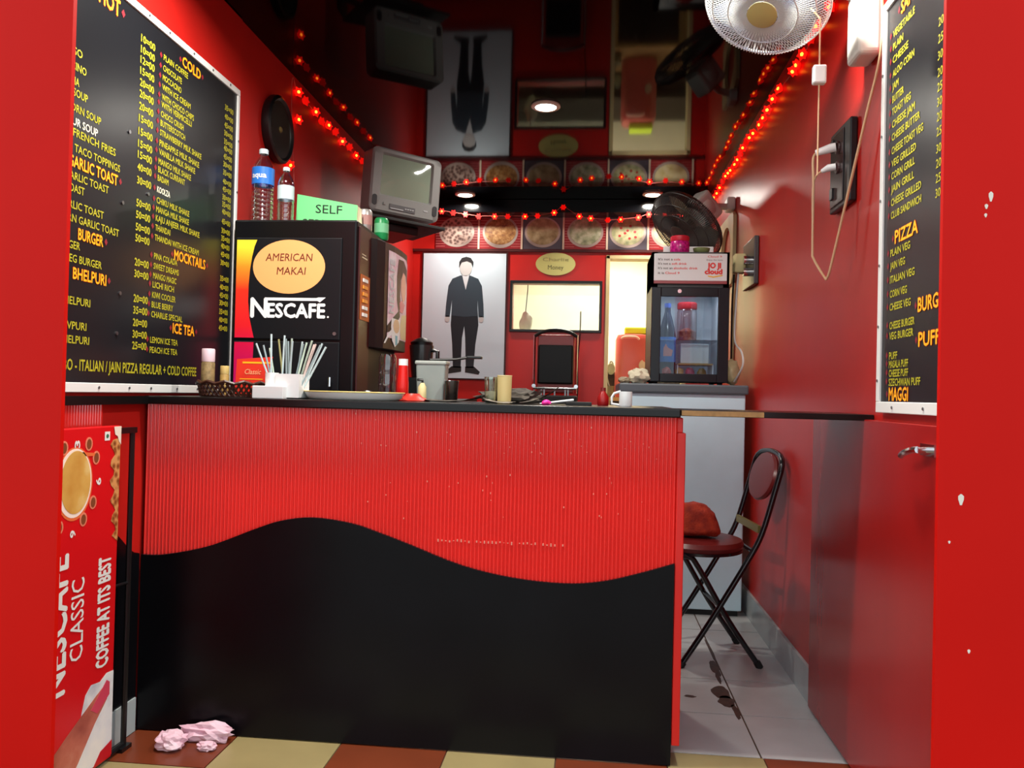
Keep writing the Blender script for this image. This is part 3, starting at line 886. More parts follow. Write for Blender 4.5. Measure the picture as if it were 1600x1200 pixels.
ring = lambda w0, h0, x0, y0, r, z: [(x, y, z) for x, y in rr(w0, h0, x0, y0, r)]
loft(bz, [ring(TW, TH, 0, 0, 0.03, -0.12), ring(TW, TH, 0, 0, 0.03, -0.01), ring(TW - 0.02, TH - 0.02, 0.01, 0.01, 0.028, 0.0),
          ring(0.305, 0.225, 0.05, 0.085, 0.012, 0.0), ring(0.285, 0.205, 0.06, 0.095, 0.010, -0.012)], True, False)
bz.build('bezel', GREY, tv, smooth=True)
# curved glass
sg = MB(Mt)
N = 10
vs, fs = [], []
for j in range(N + 1):
    for i in range(N + 1):
        a, b_ = i / N, j / N
        vs.append((0.058 + 0.289 * a, 0.093 + 0.209 * b_, -0.013 + 0.016 * (1 - (2 * a - 1) ** 2) * (1 - (2 * b_ - 1) ** 2)))
for j in range(N):
    for i in range(N):
        q = j * (N + 1) + i
        fs.append((q, q + 1, q + N + 2, q + N + 1))
sg.add(vs, fs).build('screen', mat('grey_green_crt_glass', (146, 160, 142), 0.08, spec=0.6), tv, smooth=True)
rb = MB(Mt)
loft(rb, [ring(TW - 0.02, TH - 0.02, 0.01, 0.01, 0.03, -0.12), ring(TW - 0.10, TH - 0.10, 0.05, 0.04, 0.03, -0.22), ring(0.20, 0.17, 0.10, 0.07, 0.02, -0.33)], True, True)
for i, f in enumerate(rb.f):
    rb.f[i] = f[::-1]
rb.build('rear_housing', mat('dark_tv_back', (40, 38, 40), 0.5), tv, smooth=True)
cp = MB(Mt).box((0.11, 0.022, 0.0), (0.26, 0.052, 0.004)).build('control_strip', mat('tv_controls', (96, 96, 98), 0.4), tv, bevel=0.002)
MB(Mt).box((0.115, 0.026, 0.004), (0.19, 0.031, 0.006)).build('button_row', mat('tv_light_buttons', (186, 188, 190), 0.4), cp)
for k in range(4):
    MB(Mt).box((0.198 + 0.014 * k, 0.034, 0.004), (0.208 + 0.014 * k, 0.04, 0.007)).build('button', MATS['tv_light_buttons'], cp)
MB(Mt).box((0.075, 0.040, 0.0), (0.088, 0.052, 0.005)).build('power_button', GREY, tv)
MB(Mt).box((0.31, 0.045, 0.0), (0.335, 0.052, 0.002)).build('badge', MATS['tv_light_buttons'], tv)
for x0 in (0.012, 0.363):
    MB(Mt).prism(rr(0.026, 0.055, x0, 0.03, 0.012), (0, 0, 0.0), UX, UY, 0.003).build('speaker_grille', mat('tv_speaker_dark', (38, 38, 42), 0.5), tv)
br = thing('tv_bracket', 'black wall bracket platform under the grey television', 'wall bracket', (-1.2, 4.2, 1.97))
Mb = frame((-1.150, 3.985, 1.988), u, V((0, 0, 1)))
MB(Mb).box((-0.03, -0.012, -0.36), (0.43, 0.004, 0.02)).build('platform', BLACKM, br, bevel=0.003)
MB(Mb).box((0.12, -0.055, -0.34), (0.30, -0.012, -0.04)).build('swivel', BLACK, br, bevel=0.006)
MB().tube([(-1.20, 4.25, 1.95), (-1.405, 4.25, 1.86)], 0.018, 10).box((XL + 0.002, 4.18, 1.78), (XL + 0.014, 4.32, 1.95)).build('arm', BLACK, br)

# ------------------------------------------------------------------ promotional standee on the left
ps = thing('promo_standee', 'red coffee advertising standee leaning by the left wall', 'standee', (-1.38, 2.0, 0))
PX = -1.362
CARD = mat('red_printed_card', (206, 18, 24), 0.35, spec=0.4)
box('card_panel', (PX - 0.022, 1.72, 0.012), (PX, 2.205, 0.970), CARD, ps, bevel=0.003)
fr_ = MB().tube([(PX - 0.012, 2.285, 0.0), (PX - 0.012, 2.285, 0.955), (PX - 0.012, 1.74, 0.955)], 0.0085, 8).tube([(PX - 0.012, 2.285, 0.012), (PX - 0.012, 1.74, 0.012)], 0.0085, 8)
fr_.tube([(PX - 0.012, 2.285, 0.495), (PX - 0.012, 2.20, 0.50)], 0.005, 8).box((PX - 0.03, 2.25, 0.0), (PX + 0.006, 2.30, 0.012))
fr_.box((PX - 0.02, 2.20, 0.945), (PX - 0.002, 2.295, 0.962))
fr_.build('metal_frame', BLACK, ps)


def pp(name, poly, m, lift=0.0006):
    return MB().prism(poly, (PX + lift, 0, 0), UY, UZ, 0.0005).build(name, m, ps)


pp('printed_glow', arc(2.002, 0.822, 0.076, 0.098, n=36), mat('print_orange', (222, 110, 60), 0.4), 0.0004)
pp('printed_cup', arc(2.002, 0.824, 0.071, 0.092, n=36), mat('print_cup_white', (240, 226, 214), 0.4), 0.0008)
pp('printed_coffee', arc(2.006, 0.826, 0.062, 0.084, n=36), print_mat('print_crema', [(190, 140, 60), (206, 166, 84), (226, 206, 140)], 9), 0.0014)
pp('printed_cup_handle', [(2.03, 0.905), (2.09, 0.898), (2.10, 0.89), (2.03, 0.893)], MATS['print_orange'], 0.0008)
for y, z in [(2.058, 0.925), (2.092, 0.885), (2.083, 0.763), (2.043, 0.722), (1.955, 0.92), (1.945, 0.715)]:
    pp('printed_bean', arc(y, z, 0.016, 0.019, n=14), mat('print_bean_edge', (222, 130, 100), 0.4), 0.0006)
    pp('printed_bean', arc(y, z, 0.010, 0.014, n=14), mat('print_bean', (120, 70, 40), 0.4), 0.0012)
gp = [(2.203, 0.935)]
for k in range(20):
    z = 0.93 - k * 0.0145
    gp.append((2.168 - 0.012 * math.sin(k * 1.7) + 0.018 * max(0, (k - 8) / 12), z))
gp.append((2.203, 0.635))
pp('printed_granules', gp, print_mat('print_granules', [(96, 50, 24), (150, 92, 46), (206, 150, 90)], 60, 'voronoi'), 0.0008)
pp('torn_corner', [(2.170, 0.968), (2.205, 0.968), (2.205, 0.915), (2.195, 0.925), (2.188, 0.94), (2.176, 0.945)], mat('bare_card_white', (226, 216, 200), 0.7), 0.0016)
pp('printed_mark', [(2.128, 0.955), (2.152, 0.955), (2.152, 0.93), (2.128, 0.93)], mat('print_white', (226, 228, 224), 0.4), 0.0008)
pp('printed_mark', arc(2.14, 0.9425, 0.006, 0.006, n=12), mat('print_green', (30, 110, 80), 0.4), 0.0014)
PW = MATS['print_white']
for s, y, z in [('3', 2.018, 0.927), ('6', 2.115, 0.818), ('9', 2.01, 0.690)]:
    text('printed_number', s, PW, ps, (PX + 0.0008, y, z), UZ, -UY, 0.022, 0.018, 'C', 0.03)
bn = text('brand_lettering', 'NESCAFE', PW, ps, (PX + 0.0008, 1.984, 0.275), UZ, -UY, 0.080, 0.365, 'L', 0.028)
text('lettering', 'CLASSIC', PW, ps, (PX + 0.0008, 2.055, 0.345), UZ, -UY, 0.056, 0.220, 'L', 0.006)
text('lettering', 'COFFEE AT ITS BEST', PW, ps, (PX + 0.0008, 2.172, 0.290), UZ, -UY, 0.056, 0.310, 'L', 0.045)
CLOTH = print_mat('print_white_cloth', [(176, 176, 190), (226, 226, 228), (240, 236, 230)], 10)
pp('printed_cloth', [(2.06, 0.19), (2.075, 0.235), (2.10, 0.255), (2.14, 0.25), (2.17, 0.265), (2.203, 0.262), (2.203, 0.02), (2.04, 0.02)], CLOTH, 0.0006)
pp('printed_arm', [(1.86, 0.02), (1.93, 0.115), (2.00, 0.155), (2.06, 0.185), (2.12, 0.215), (2.165, 0.235), (2.175, 0.19), (2.12, 0.14), (2.05, 0.06), (2.0, 0.02)], print_mat('print_arm_skin', [(150, 66, 50), (190, 104, 84), (214, 150, 126)], 9), 0.0010)
pp('printed_cuff', [(2.10, 0.185), (2.17, 0.245), (2.185, 0.235), (2.185, 0.20), (2.13, 0.165)], mat('print_cuff_pink', (206, 66, 90), 0.4), 0.0016)
pp('printed_corner', [(2.12, 0.02), (2.15, 0.05), (2.203, 0.062), (2.203, 0.02)], mat('print_red', (196, 20, 34), 0.4), 0.0016)

# ------------------------------------------------------------------ dish pictures, poster, oval sign on the back wall
dx = [-1.250, -0.902, -0.567, -0.246, 0.087, 0.397, 0.720]
dish = [('chopped salad', [(56, 38, 34), (120, 92, 84), (196, 172, 158)], 'voronoi', 40), ('golden fries', [(110, 62, 34), (160, 112, 60), (196, 156, 104)], 'noise', 40),
        ('brownish curry', [(120, 96, 60), (160, 140, 100), (196, 180, 140)], 'noise', 16), ('pale green salad', [(110, 120, 90), (160, 166, 130), (206, 206, 180)], 'noise', 22),
        ('pale pizza with red dots', [(130, 138, 100), (172, 172, 126), (204, 198, 158)], 'noise', 25), ('pale yellow food', [(200, 180, 110), (220, 206, 150), (232, 222, 180)], 'noise', 20)]
BACKS = [mat('print_dark_red', (120, 26, 34), 0.35), mat('print_red_bg', (150, 30, 36), 0.35), mat('print_grey_blue', (84, 76, 86), 0.35)]
for i in range(6):
    nm, cols, kd, scl = dish[i]
    x0, x1 = dx[i] + 0.008, dx[i + 1] - 0.008
    xc = (x0 + x1) / 2
    t = thing('dish_picture', 'square picture of %s in the row under the bulkhead' % nm, 'picture', (xc, YB - 0.004, 2.205), 'dish pictures in a row under the bulkhead')
    yb = YB - 0.002
    box('print_panel', (x0, yb - 0.010, 2.208), (x1, yb, 2.451), BACKS[2] if i in (2, 4) else BACKS[i % 2], t)
    st = MB()
    if i not in (2, 4):
        for k in range(11):
            z = 2.225 + k * 0.02
            st.box((x0 + 0.002, yb - 0.0108, z), (x0 + 0.075, yb - 0.010, z + 0.003)).box((x1 - 0.075, yb - 0.0108, z), (x1 - 0.002, yb - 0.010, z + 0.003))
        st.build('printed_stripes', mat('print_pink_line', (206, 130, 124), 0.4), t)
    MB().prism(arc(xc, 2.338, 0.138, 0.118 if i != 1 else 0.125, n=36), (0, yb - 0.0108, 0), UX, UZ, 0.001).build('printed_plate', mat('print_plate', (176, 160, 150), 0.35), t)
    MB().prism(arc(xc, 2.342, 0.122, 0.102, n=36), (0, yb - 0.0120, 0), UX, UZ, 0.001).build('printed_food', print_mat('print_food_%d' % i, cols, scl, kd), t)
    if i == 4:
        for (ax, az) in [(-.05, .03), (.02, .045), (.055, .0), (-.02, -.01), (-.06, -.03), (.015, -.05), (.0, .01), (.06, -.04)]:
            MB().prism(arc(xc + ax, 2.342 + az, 0.011, 0.010, n=10), (0, yb - 0.0132, 0), UX, UZ, 0.0008).build('printed_dot', mat('print_dot_red', (170, 40, 36), 0.4), t)
    box('divider', (x1 + 0.001, yb - 0.016, 2.205), (x1 + 0.015, yb, 2.452), mat('cream_divider', (226, 206, 180), 0.45), t)
struct(box('trim_4', (XL, YB - 0.02, 2.186), (XR, YB, 2.205), mat('dark_red_rail', (74, 20, 20), 0.4)), 'dark red rail under the row of dish pictures')

po = thing('wall_poster', 'pale tall poster of a standing figure in dark suit on back wall', 'poster', (-1.005, YB - 0.01, 1.2))
yb = YB - 0.001
box('poster_board', (-1.330, yb - 0.024, 1.200), (-0.682, yb, 2.168), mat('pale_poster_print', (210, 228, 238), 0.35), po)
box('poster_edge', (-1.342, yb - 0.018, 1.190), (-0.670, yb - 0.001, 2.180), mat('dark_red_edge', (60, 14, 14), 0.4), po)


def fig(name, poly, m, lift=0.0):
    s_ = 0.00504
    return MB().prism([(-1.330 + x * s_, 2.168 - y * s_) for x, y in poly][::-1], (0, yb - 0.0245 - lift, 0), UX, UZ, 0.0008).build(name, m, po)


SUIT = mat('print_suit', (52, 66, 76), 0.4)
SUITD = mat('print_trousers', (30, 38, 44), 0.4)
fig('printed_trousers', [(46, 84), (86, 84), (88, 110), (84, 140), (82, 176), (70, 176), (68, 130), (66, 112), (63, 130), (62, 176), (50, 176), (48, 140), (45, 110)], SUITD)
fig('printed_shoe', [(48, 174), (63, 174), (63, 182), (40, 186), (38, 182)], mat('print_shoe', (30, 32, 32), 0.4))
fig('printed_shoe', [(69, 174), (83, 174), (92, 182), (90, 186), (69, 183)], MATS['print_shoe'])
fig('printed_jacket', [(58, 34), (74, 34), (86, 39), (92, 50), (95, 78), (96, 98), (88, 98), (86, 72), (86, 96), (66, 98), (46, 96), (46, 72), (43, 98), (36, 98), (37, 78), (40, 50), (46, 39)], SUIT, 0.001)
fig('printed_shirt', [(61, 34), (72, 34), (67, 56)], mat('print_shirt', (206, 212, 216), 0.4), 0.002)
fig('printed_hand', arc(39.5, 101, 4, 5, n=12), mat('print_skin_grey', (196, 196, 194), 0.4), 0.001)
fig('printed_hand', arc(92, 101, 4, 5, n=12), MATS['print_skin_grey'], 0.001)
fig('printed_head', arc(66.5, 22, 9.5, 13, n=20), MATS['print_skin_grey'], 0.002)
fig('printed_hair', [(56, 22), (56, 13), (60, 7), (67, 5), (74, 7), (78, 13), (77.5, 22), (75, 15), (68, 12), (60, 14)], mat('print_hair', (40, 40, 42), 0.4), 0.003)

os_ = thing('oval_sign', 'pale gold oval sign above the serving window', 'sign', (-0.302, YB - 0.002, 2.0))
MB().prism(arc(-0.302, 2.094, 0.153, 0.088, n=40), (0, YB - 0.002, 0), UX, UZ, 0.008).build('plate', mat('pale_gold', (206, 200, 120), 0.25, metal=0.3), os_)
text('lettering', 'Charlie', mat('sign_faint_ink', (150, 146, 90), 0.5), os_, (-0.302, YB - 0.0102, 2.115), UX, UZ, 0.030, 0.20, 'C', 0.0)
text('lettering', 'Money', mat('sign_ink', (104, 100, 60), 0.5), os_, (-0.300, YB - 0.0102, 2.052), UX, UZ, 0.036, 0.12, 'C', 0.004)

# pieces seen through the serving window
hb_ = thing('hanging_bag', 'pale plastic bag hanging on a cord behind serving window', 'bag', (-0.555, 6.55, 1.56))
MB().blob((-0.555, 6.55, 1.66), (0.05, 0.04, 0.10), 3, 0.25, 1.6).build('bag_body', mat('pale_plastic_bag', (206, 204, 176), 0.4), hb_, smooth=True)
MB().tube([(-0.56, 6.55, 1.745), (-0.545, 6.55, 1.95), (-0.54, 6.55, 2.55)], 0.004, 6).build('cord', BLACKM, hb_)
tag(MB().tube(catmull([(-0.10, YB - 0.028, 1.73), (-0.102, YB - 0.03, 1.55), (-0.115, YB - 0.015, 1.35), (-0.11, YB - 0.015, 1.12), (-0.12, YB - 0.02, 0.94)], 5), 0.005, 6).build('dark_cable', BLACKM, None, (-0.11, YB - 0.02, 0.94)), 'thin dark cable hanging down from the serving window', 'cable')

# ------------------------------------------------------------------ open sandwich griller on the back cabinet
gr = thing('sandwich_griller', 'open black griller with chrome frame below the serving window', 'griller', (-0.265, 5.72, 0.93))
box('base', (-0.42, 5.55, 0.935), (-0.105, 5.88, 1.085), BLACKM, gr, bevel=0.01)
box('lid_plate', (-0.392, 5.70, 1.165), (-0.138, 5.725, 1.445), mat('black_grill_plate', (9, 9, 10), 0.4, spec=0.25), gr, bevel=0.015)
box('lid_back', (-0.400, 5.726, 1.10), (-0.130, 5.75, 1.52), mat('lid_painted_red_reflection', (150, 40, 34), 0.3), gr, bevel=0.01)  # red reflection put into the lid's base colour
for x in (-0.415, -0.115):
    MB().tube([(x, 5.70, 1.10), (x, 5.70, 1.30), (x * 1.0, 5.695, 1.42), (x, 5.70, 1.515)], 0.008, 8).build('side_rail', CHROME, gr, smooth=True)
    MB().tube([(x, 5.69, 1.15), (x, 5.68, 1.15)], 0.014, 10).build('knob', CHROME, gr)
MB().tube(catmull([(-0.415, 5.70, 1.505), (-0.36, 5.69, 1.535), (-0.265, 5.685, 1.550), (-0.17, 5.69, 1.535), (-0.115, 5.70, 1.505)], 5), 0.012, 8).build('handle', BLACK, gr, smooth=True)
MB().tube([(-0.415, 5.69, 1.135), (-0.115, 5.69, 1.135)], 0.009, 8).build('cross_bar', CHROME, gr)
for x in (-0.36, -0.34, -0.265, -0.19, -0.17):
    box('terminal', (x - 0.005, 5.685, 1.085), (x + 0.005, 5.70, 1.125), STEEL, gr)

# ------------------------------------------------------------------ white cabinet and drinks cooler
wc = thing('white_cabinet', 'tall white cabinet with grey top standing behind the folding chair', 'cabinet', (0.49, 4.4, 0))
box('body', (0.193, 4.10, 0.03), (0.765, 4.70, 1.112), mat('pale_grey_white', (206, 236, 250), 0.32, var=0.05), wc, bevel=0.006)
box('plinth', (0.21, 4.12, 0.0), (0.75, 4.68, 0.03), BLACKM, wc)
box('top', (0.135, 4.07, 1.112), (0.775, 4.71, 1.158), mat('grey_top', (84, 92, 100), 0.4), wc, bevel=0.008)
tag(MB().blob((0.235, 4.16, 1.195), (0.055, 0.05, 0.042), 5, 0.35, 2.0, flat=0.037).build('crumpled_cloth', mat('off_white_cloth', (214, 206, 180), 0.8), None, (0.235, 4.16, 1.158), smooth=True), 'crumpled off white cloth on cabinet left of the cooler', 'cloth')
tag(MB().blob((0.165, 4.15, 1.172), (0.035, 0.04, 0.018), 8, 0.3, 2.0, flat=0.014).build('crumpled_wrapper', mat('grey_brown_wrapper', (150, 136, 110), 0.6), None, (0.165, 4.15, 1.158), smooth=True), 'small flat brownish wrapper at left end of cabinet top', 'wrapper')

fg = thing('drinks_cooler', 'small black glass-door drinks cooler on the white cabinet', 'cooler', (0.485, 4.32, 1.158))
FX0, FX1, FY0, FY1, FZ0, FZ1 = 0.292, 0.682, 4.155, 4.54, 1.170, 1.836
cs = MB().box((FX0, FY0, FZ0), (FX0 + 0.03, FY1, FZ1)).box((FX1 - 0.03, FY0, FZ0), (FX1, FY1, FZ1)).box((FX0, FY1 - 0.03, FZ0), (FX1, FY1, FZ1)).box((FX0, FY0, FZ0), (FX1, FY1, FZ0 + 0.03)).box((FX0, FY0, 1.655), (FX1, FY1, FZ1))
cs.build('case', BLACK, fg)
WI = mat('cooler_liner_white', (214, 220, 226), 0.4)
MB().box((FX0 + 0.03, FY1 - 0.034, FZ0 + 0.03), (FX1 - 0.03, FY1 - 0.03, 1.655)).box((FX0 + 0.03, FY0 + 0.02, FZ0 + 0.03), (FX0 + 0.034, FY1 - 0.03, 1.655)).box((FX1 - 0.034, FY0 + 0.02, FZ0 + 0.03), (FX1 - 0.03, FY1 - 0.03, 1.655)).box(
    (FX0 + 0.03, FY0 + 0.02, FZ0 + 0.03), (FX1 - 0.03, FY1 - 0.03, FZ0 + 0.034)).box((FX0 + 0.03, FY0 + 0.02, 1.651), (FX1 - 0.03, FY1 - 0.03, 1.655)).build('liner', WI, fg)
dr = MB().box((FX0, FY0 - 0.022, FZ0), (FX0 + 0.048, FY0, 1.652)).box((FX1 - 0.055, FY0 - 0.022, FZ0), (FX1, FY0, 1.652)).box((FX0 + 0.048, FY0 - 0.022, FZ0), (FX1 - 0.055, FY0, 1.212)).box((FX0 + 0.048, FY0 - 0.022, 1.605), (FX1 - 0.055, FY0, 1.652)).build('door', mat('cooler_door_black', (14, 17, 24), 0.25, spec=0.35), fg, bevel=0.003)
box('pane', (FX0 + 0.046, FY0 - 0.012, 1.210), (FX1 - 0.053, FY0 - 0.009, 1.607), GLASS, dr)
MB().tube([(0.432, FY0 - 0.022, 1.632), (0.432, FY0 - 0.026, 1.632)], 0.010, 14).build('lock', CHROME, dr)
hd = box('header_sign', (0.302, FY0 - 0.016, 1.686), (0.668, FY0, 1.826), mat('lit_white_header', (226, 228, 230), 0.35), fg, bevel=0.003)
box('header_stripe', (0.302, FY0 - 0.0165, 1.672), (0.668, FY0, 1.686), mat('cooler_red_stripe', (150, 60, 66), 0.35), fg)
HY = FY0 - 0.0163
GRY = mat('sign_grey_ink', (84, 70, 66), 0.5)
RDI = mat('sign_red_ink', (222, 46, 40), 0.5)
for z, a, wa, b_, wb_ in [(1.790, "It's not a", 0.072, 'cola', 0.032), (1.768, "It's not a", 0.062, 'soft drink', 0.075), (1.745, "It's not an", 0.072, 'alcoholic drink', 0.12), (1.720, 'it is', 0.030, 'Cloud 9', 0.072)]:
    text('lettering', a, GRY, hd, (0.322, HY, z), UX, UZ, 0.012, wa, 'L', 0.02)
    text('lettering', b_, RDI, hd, (0.322 + wa + 0.006, HY, z), UX, UZ, 0.012, wb_, 'L', 0.02)
text('lettering', 'Cloud 9', RDI, hd, (0.605, HY, 1.806), UX, UZ, 0.010, 0.07, 'C', 0.01)
text('lettering', 'Enjoy the taste', GRY, hd, (0.605, HY, 1.790), UX, UZ, 0.008, 0.08, 'C', 0.0)
text('lettering', 'JO JI', RDI, hd, (0.603, HY, 1.752), UX, UZ, 0.028, 0.065, 'C', 0.06)
text('lettering', 'cloud', RDI, hd, (0.600, HY, 1.722), UX, UZ, 0.026, 0.085, 'C', 0.06)
MB().prism([(0.57, 1.714), (0.60, 1.710), (0.645, 1.718), (0.645, 1.712), (0.60, 1.703), (0.575, 1.708)], (0, HY, 0), UX, UZ, 0.0006).build('logo_swoosh', mat('sign_yellow', (236, 180, 40), 0.5), hd)
box('shelf', (FX0 + 0.036, FY0 + 0.03, 1.385), (FX1 - 0.036, FY1 - 0.036, 1.389), CLEAR, fg)
MB().box((FX0 + 0.10, FY0 + 0.04, 1.2045), (FX0 + 0.14, FY0 + 0.08, 1.2055)).build('price_ticket', WHITE, fg)
for x in (FX0 + 0.03, FX1 - 0.03):
    for y in (FY0 + 0.05, FY1 - 0.05):
        MB().tube([(x, y, 1.158), (x, y, 1.172)], 0.014, 10).build('foot', BLACKM, fg)
l = bpy.data.lights.new('cooler_fill_light', 'AREA')  # added light to brighten the cooler inside, no fitting modelled
l.shape = 'RECTANGLE'
l.size, l.size_y = 0.26, 0.03
l.energy = 1.1
l.color = (0.9, 0.96, 1.0)
lo = bpy.data.objects.new('cooler_fill_light', l)
COL.objects.link(lo)
lo.parent = fg
lo.location = V((0.485, FY0 + 0.06, 1.646)) - fg.location
# in the cooler
cb_ = thing('soda_bottle', 'dark blue soda bottle with red and white mark in cooler', 'bottle', (0.385, 4.25, 1.204))
MB().lathe([(0.040, 0), (0.045, 0.01), (0.045, 0.20), (0.040, 0.24), (0.028, 0.29), (0.016, 0.33), (0.015, 0.36)], (0.385, 4.25, 1.204), 22).build('body', mat('dark_blue_plastic', (24, 34, 66), 0.15), cb_, smooth=True)
MB().lathe([(0.0455, 0.07), (0.0455, 0.20)], (0.385, 4.25, 1.204), 22, cap0=False, cap1=False).build('label_band', mat('bright_blue_label', (34, 120, 206), 0.35), cb_, smooth=True)
MB().prism([(-0.022, 0.10), (0.02, 0.10), (0.026, 0.13), (0.0, 0.145), (-0.01, 0.165), (-0.022, 0.14)], (0.385, 4.2035, 1.204), UX, UZ, 0.001).build('printed_mark', mat('print_red_white', (226, 150, 146), 0.4), cb_)
MB().lathe([(0.017, 0.355), (0.017, 0.378)], (0.385, 4.25, 1.204), 16).build('cap', mat('blue_cap', (40, 70, 150), 0.4), cb_, smooth=True)
jr_ = thing('lidded_jar', 'clear jar with red lid on the upper shelf of the cooler', 'jar', (0.492, 4.31, 1.39))
MB().lathe([(0.048, 0), (0.052, 0.01), (0.052, 0.155), (0.045, 0.17)], (0.492, 4.31, 1.3895), 24).build('body', clear_mat('smoky_clear', (226, 218, 220), 0.2), jr_, smooth=True)
MB().lathe([(0.050, 0.168), (0.052, 0.172), (0.052, 0.198), (0.046, 0.204)], (0.492, 4.31, 1.3895), 24).build('lid', mat('red_lid', (150, 34, 40), 0.35), jr_, smooth=True)
MB().lathe([(0.050, 0.003), (0.0505, 0.05), (0.01, 0.07)], (0.492, 4.31, 1.3895), 20).build('contents', print_mat('jar_sweets', [(120, 50, 60), (180, 110, 90), (220, 180, 150)], 60), jr_)
tag(MB().box((0.455, 4.24, 1.270), (0.600, 4.36, 1.372)).build('white_carton', WHITEM, None, (0.53, 4.30, 1.27), bevel=0.003), 'plain white carton in the middle of the cooler', 'carton')
tag(MB().box((0.445, 4.23, 1.262), (0.620, 4.40, 1.2695)).build('cooler_tray', mat('tan_tray', (196, 150, 90), 0.5), None, (0.53, 4.3, 1.262)), 'thin tan tray under the white carton in cooler', 'tray')
for k, (x, c) in enumerate([(0.36, (190, 70, 60)), (0.45, (214, 176, 120)), (0.505, (190, 90, 110)), (0.565, (150, 110, 60))]):
    tag(MB().blob((x + (0.02 if k == 0 else 0), 4.195 if k == 0 else 4.25, 1.222), (0.024, 0.018, 0.026), k + 20, 0.3, 2.5, 2, flat=0.017).build('snack_packet', mat('packet_%d' % k, c, 0.35, var=0.4, vscale=60), None, (x, 4.25, 1.204)),
        ['reddish snack packet beside the blue soda bottle in cooler', 'beige snack packet at bottom of cooler', 'pink snack packet at bottom of cooler', 'brown snack packet at bottom right of cooler'][k], 'packet', 'snack packets at the bottom of the cooler')
box('cooler_pillar', (0.437, 4.22, 1.204), (0.441, 4.36, 1.262), WHITE, fg)
box('cooler_pillar', (0.617, 4.22, 1.204), (0.621, 4.40, 1.262), WHITE, fg)
# on the cooler
tag(MB().box((0.362, 4.30, 1.836), (0.622, 4.34, 1.892)).build('white_box', WHITE, None, (0.49, 4.32, 1.836), bevel=0.004), 'flat white box lying on top of the cooler', 'box')
cj = thing('sweet_jar', 'glittery pink sweet jar on top of the cooler', 'jar', (0.437, 4.22, 1.836))
MB().lathe([(0.045, 0), (0.050, 0.008), (0.050, 0.058), (0.046, 0.064)], (0.437, 4.22, 1.836), 24).build('body', mat('magenta_wraps', (196, 30, 130), 0.25, var=0.6, vscale=90), cj, smooth=True)
MB().lathe([(0.047, 0.064), (0.049, 0.068), (0.049, 0.088), (0.044, 0.092)], (0.437, 4.22, 1.836), 24).build('lid', mat('pinkish_red_lid', (206, 40, 60), 0.35), cj, smooth=True)
tag(MB().lathe([(0.022, 0), (0.040, 0.014), (0.044, 0.030), (0.041, 0.031), (0.0005, 0.027)], (0.548, 4.22, 1.836), 24, cap1=False).build('green_bowl', mat('olive_green', (136, 150, 96), 0.4), None, (0.548, 4.22, 1.836), smooth=True), 'small olive green bowl on top of the cooler', 'bowl')
tag(MB().blob((0.728, 4.30, 1.225), (0.04, 0.05, 0.065), 31, 0.25, 1.8, flat=0.066).build('plastic_bag', mat('cream_plastic_bag', (206, 192, 150), 0.4, var=0.25, vscale=20), None, (0.728, 4.30, 1.158), smooth=True), 'cream plastic bag between the cooler and right wall', 'bag')

# ------------------------------------------------------------------ right wall fittings
ex = thing('ring_board', 'cream square board with round hole on right wall', 'board', (XR, 4.96, 1.76))
pts_o = [(-0.25, -0.21), (0.25, -0.21), (0.25, 0.21), (-0.25, 0.21)]
Mx = frame((XR - 0.002, 4.96, 1.972), -UY, UZ)
bmm = bmesh.new()
N = 40
inn = [bmm.verts.new(Mx @ V((0.175 * math.cos(2 * PI * k / N), 0.155 * math.sin(2 * PI * k / N), 0.02))) for k in range(N)]
inb = [bmm.verts.new(Mx @ V((0.175 * math.cos(2 * PI * k / N), 0.155 * math.sin(2 * PI * k / N), 0.0))) for k in range(N)]


def sq(t, z):
    c, s_ = math.cos(t), math.sin(t)
    k = min(0.25 / abs(c) if abs(c) > 1e-6 else 9, 0.21 / abs(s_) if abs(s_) > 1e-6 else 9)
    return Mx @ V((c * k, s_ * k, z))


otn = [bmm.verts.new(sq(2 * PI * k / N, 0.02)) for k in range(N)]
otb = [bmm.verts.new(sq(2 * PI * k / N, 0.0)) for k in range(N)]
for k in range(N):
    l = (k + 1) % N
    bmm.faces.new((inn[k], otn[k], otn[l], inn[l]))
    bmm.faces.new((inb[k], inn[k], inn[l], inb[l]))
    bmm.faces.new((otn[k], otb[k], otb[l], otn[l]))
bmm.verts.index_update()
MB().add([q.co.copy() for q in bmm.verts], [tuple(q.index for q in f.verts) for f in bmm.faces]).build('board', CREAMP, ex)
bmm.free()
MB(Mx).tube([(-0.155, -0.01, 0.02), (-0.155, -0.01, 0.035)], 0.012, 10).build('bolt', STEEL, ex)
# cream batten below the board
tag(MB().box((XR - 0.014, 4.72, 1.16), (XR - 0.001, 4.76, 1.76)).build('wall_batten', CREAMP, None, (XR, 4.74, 1.16)), 'thin cream batten on the right wall behind the cooler', 'batten')

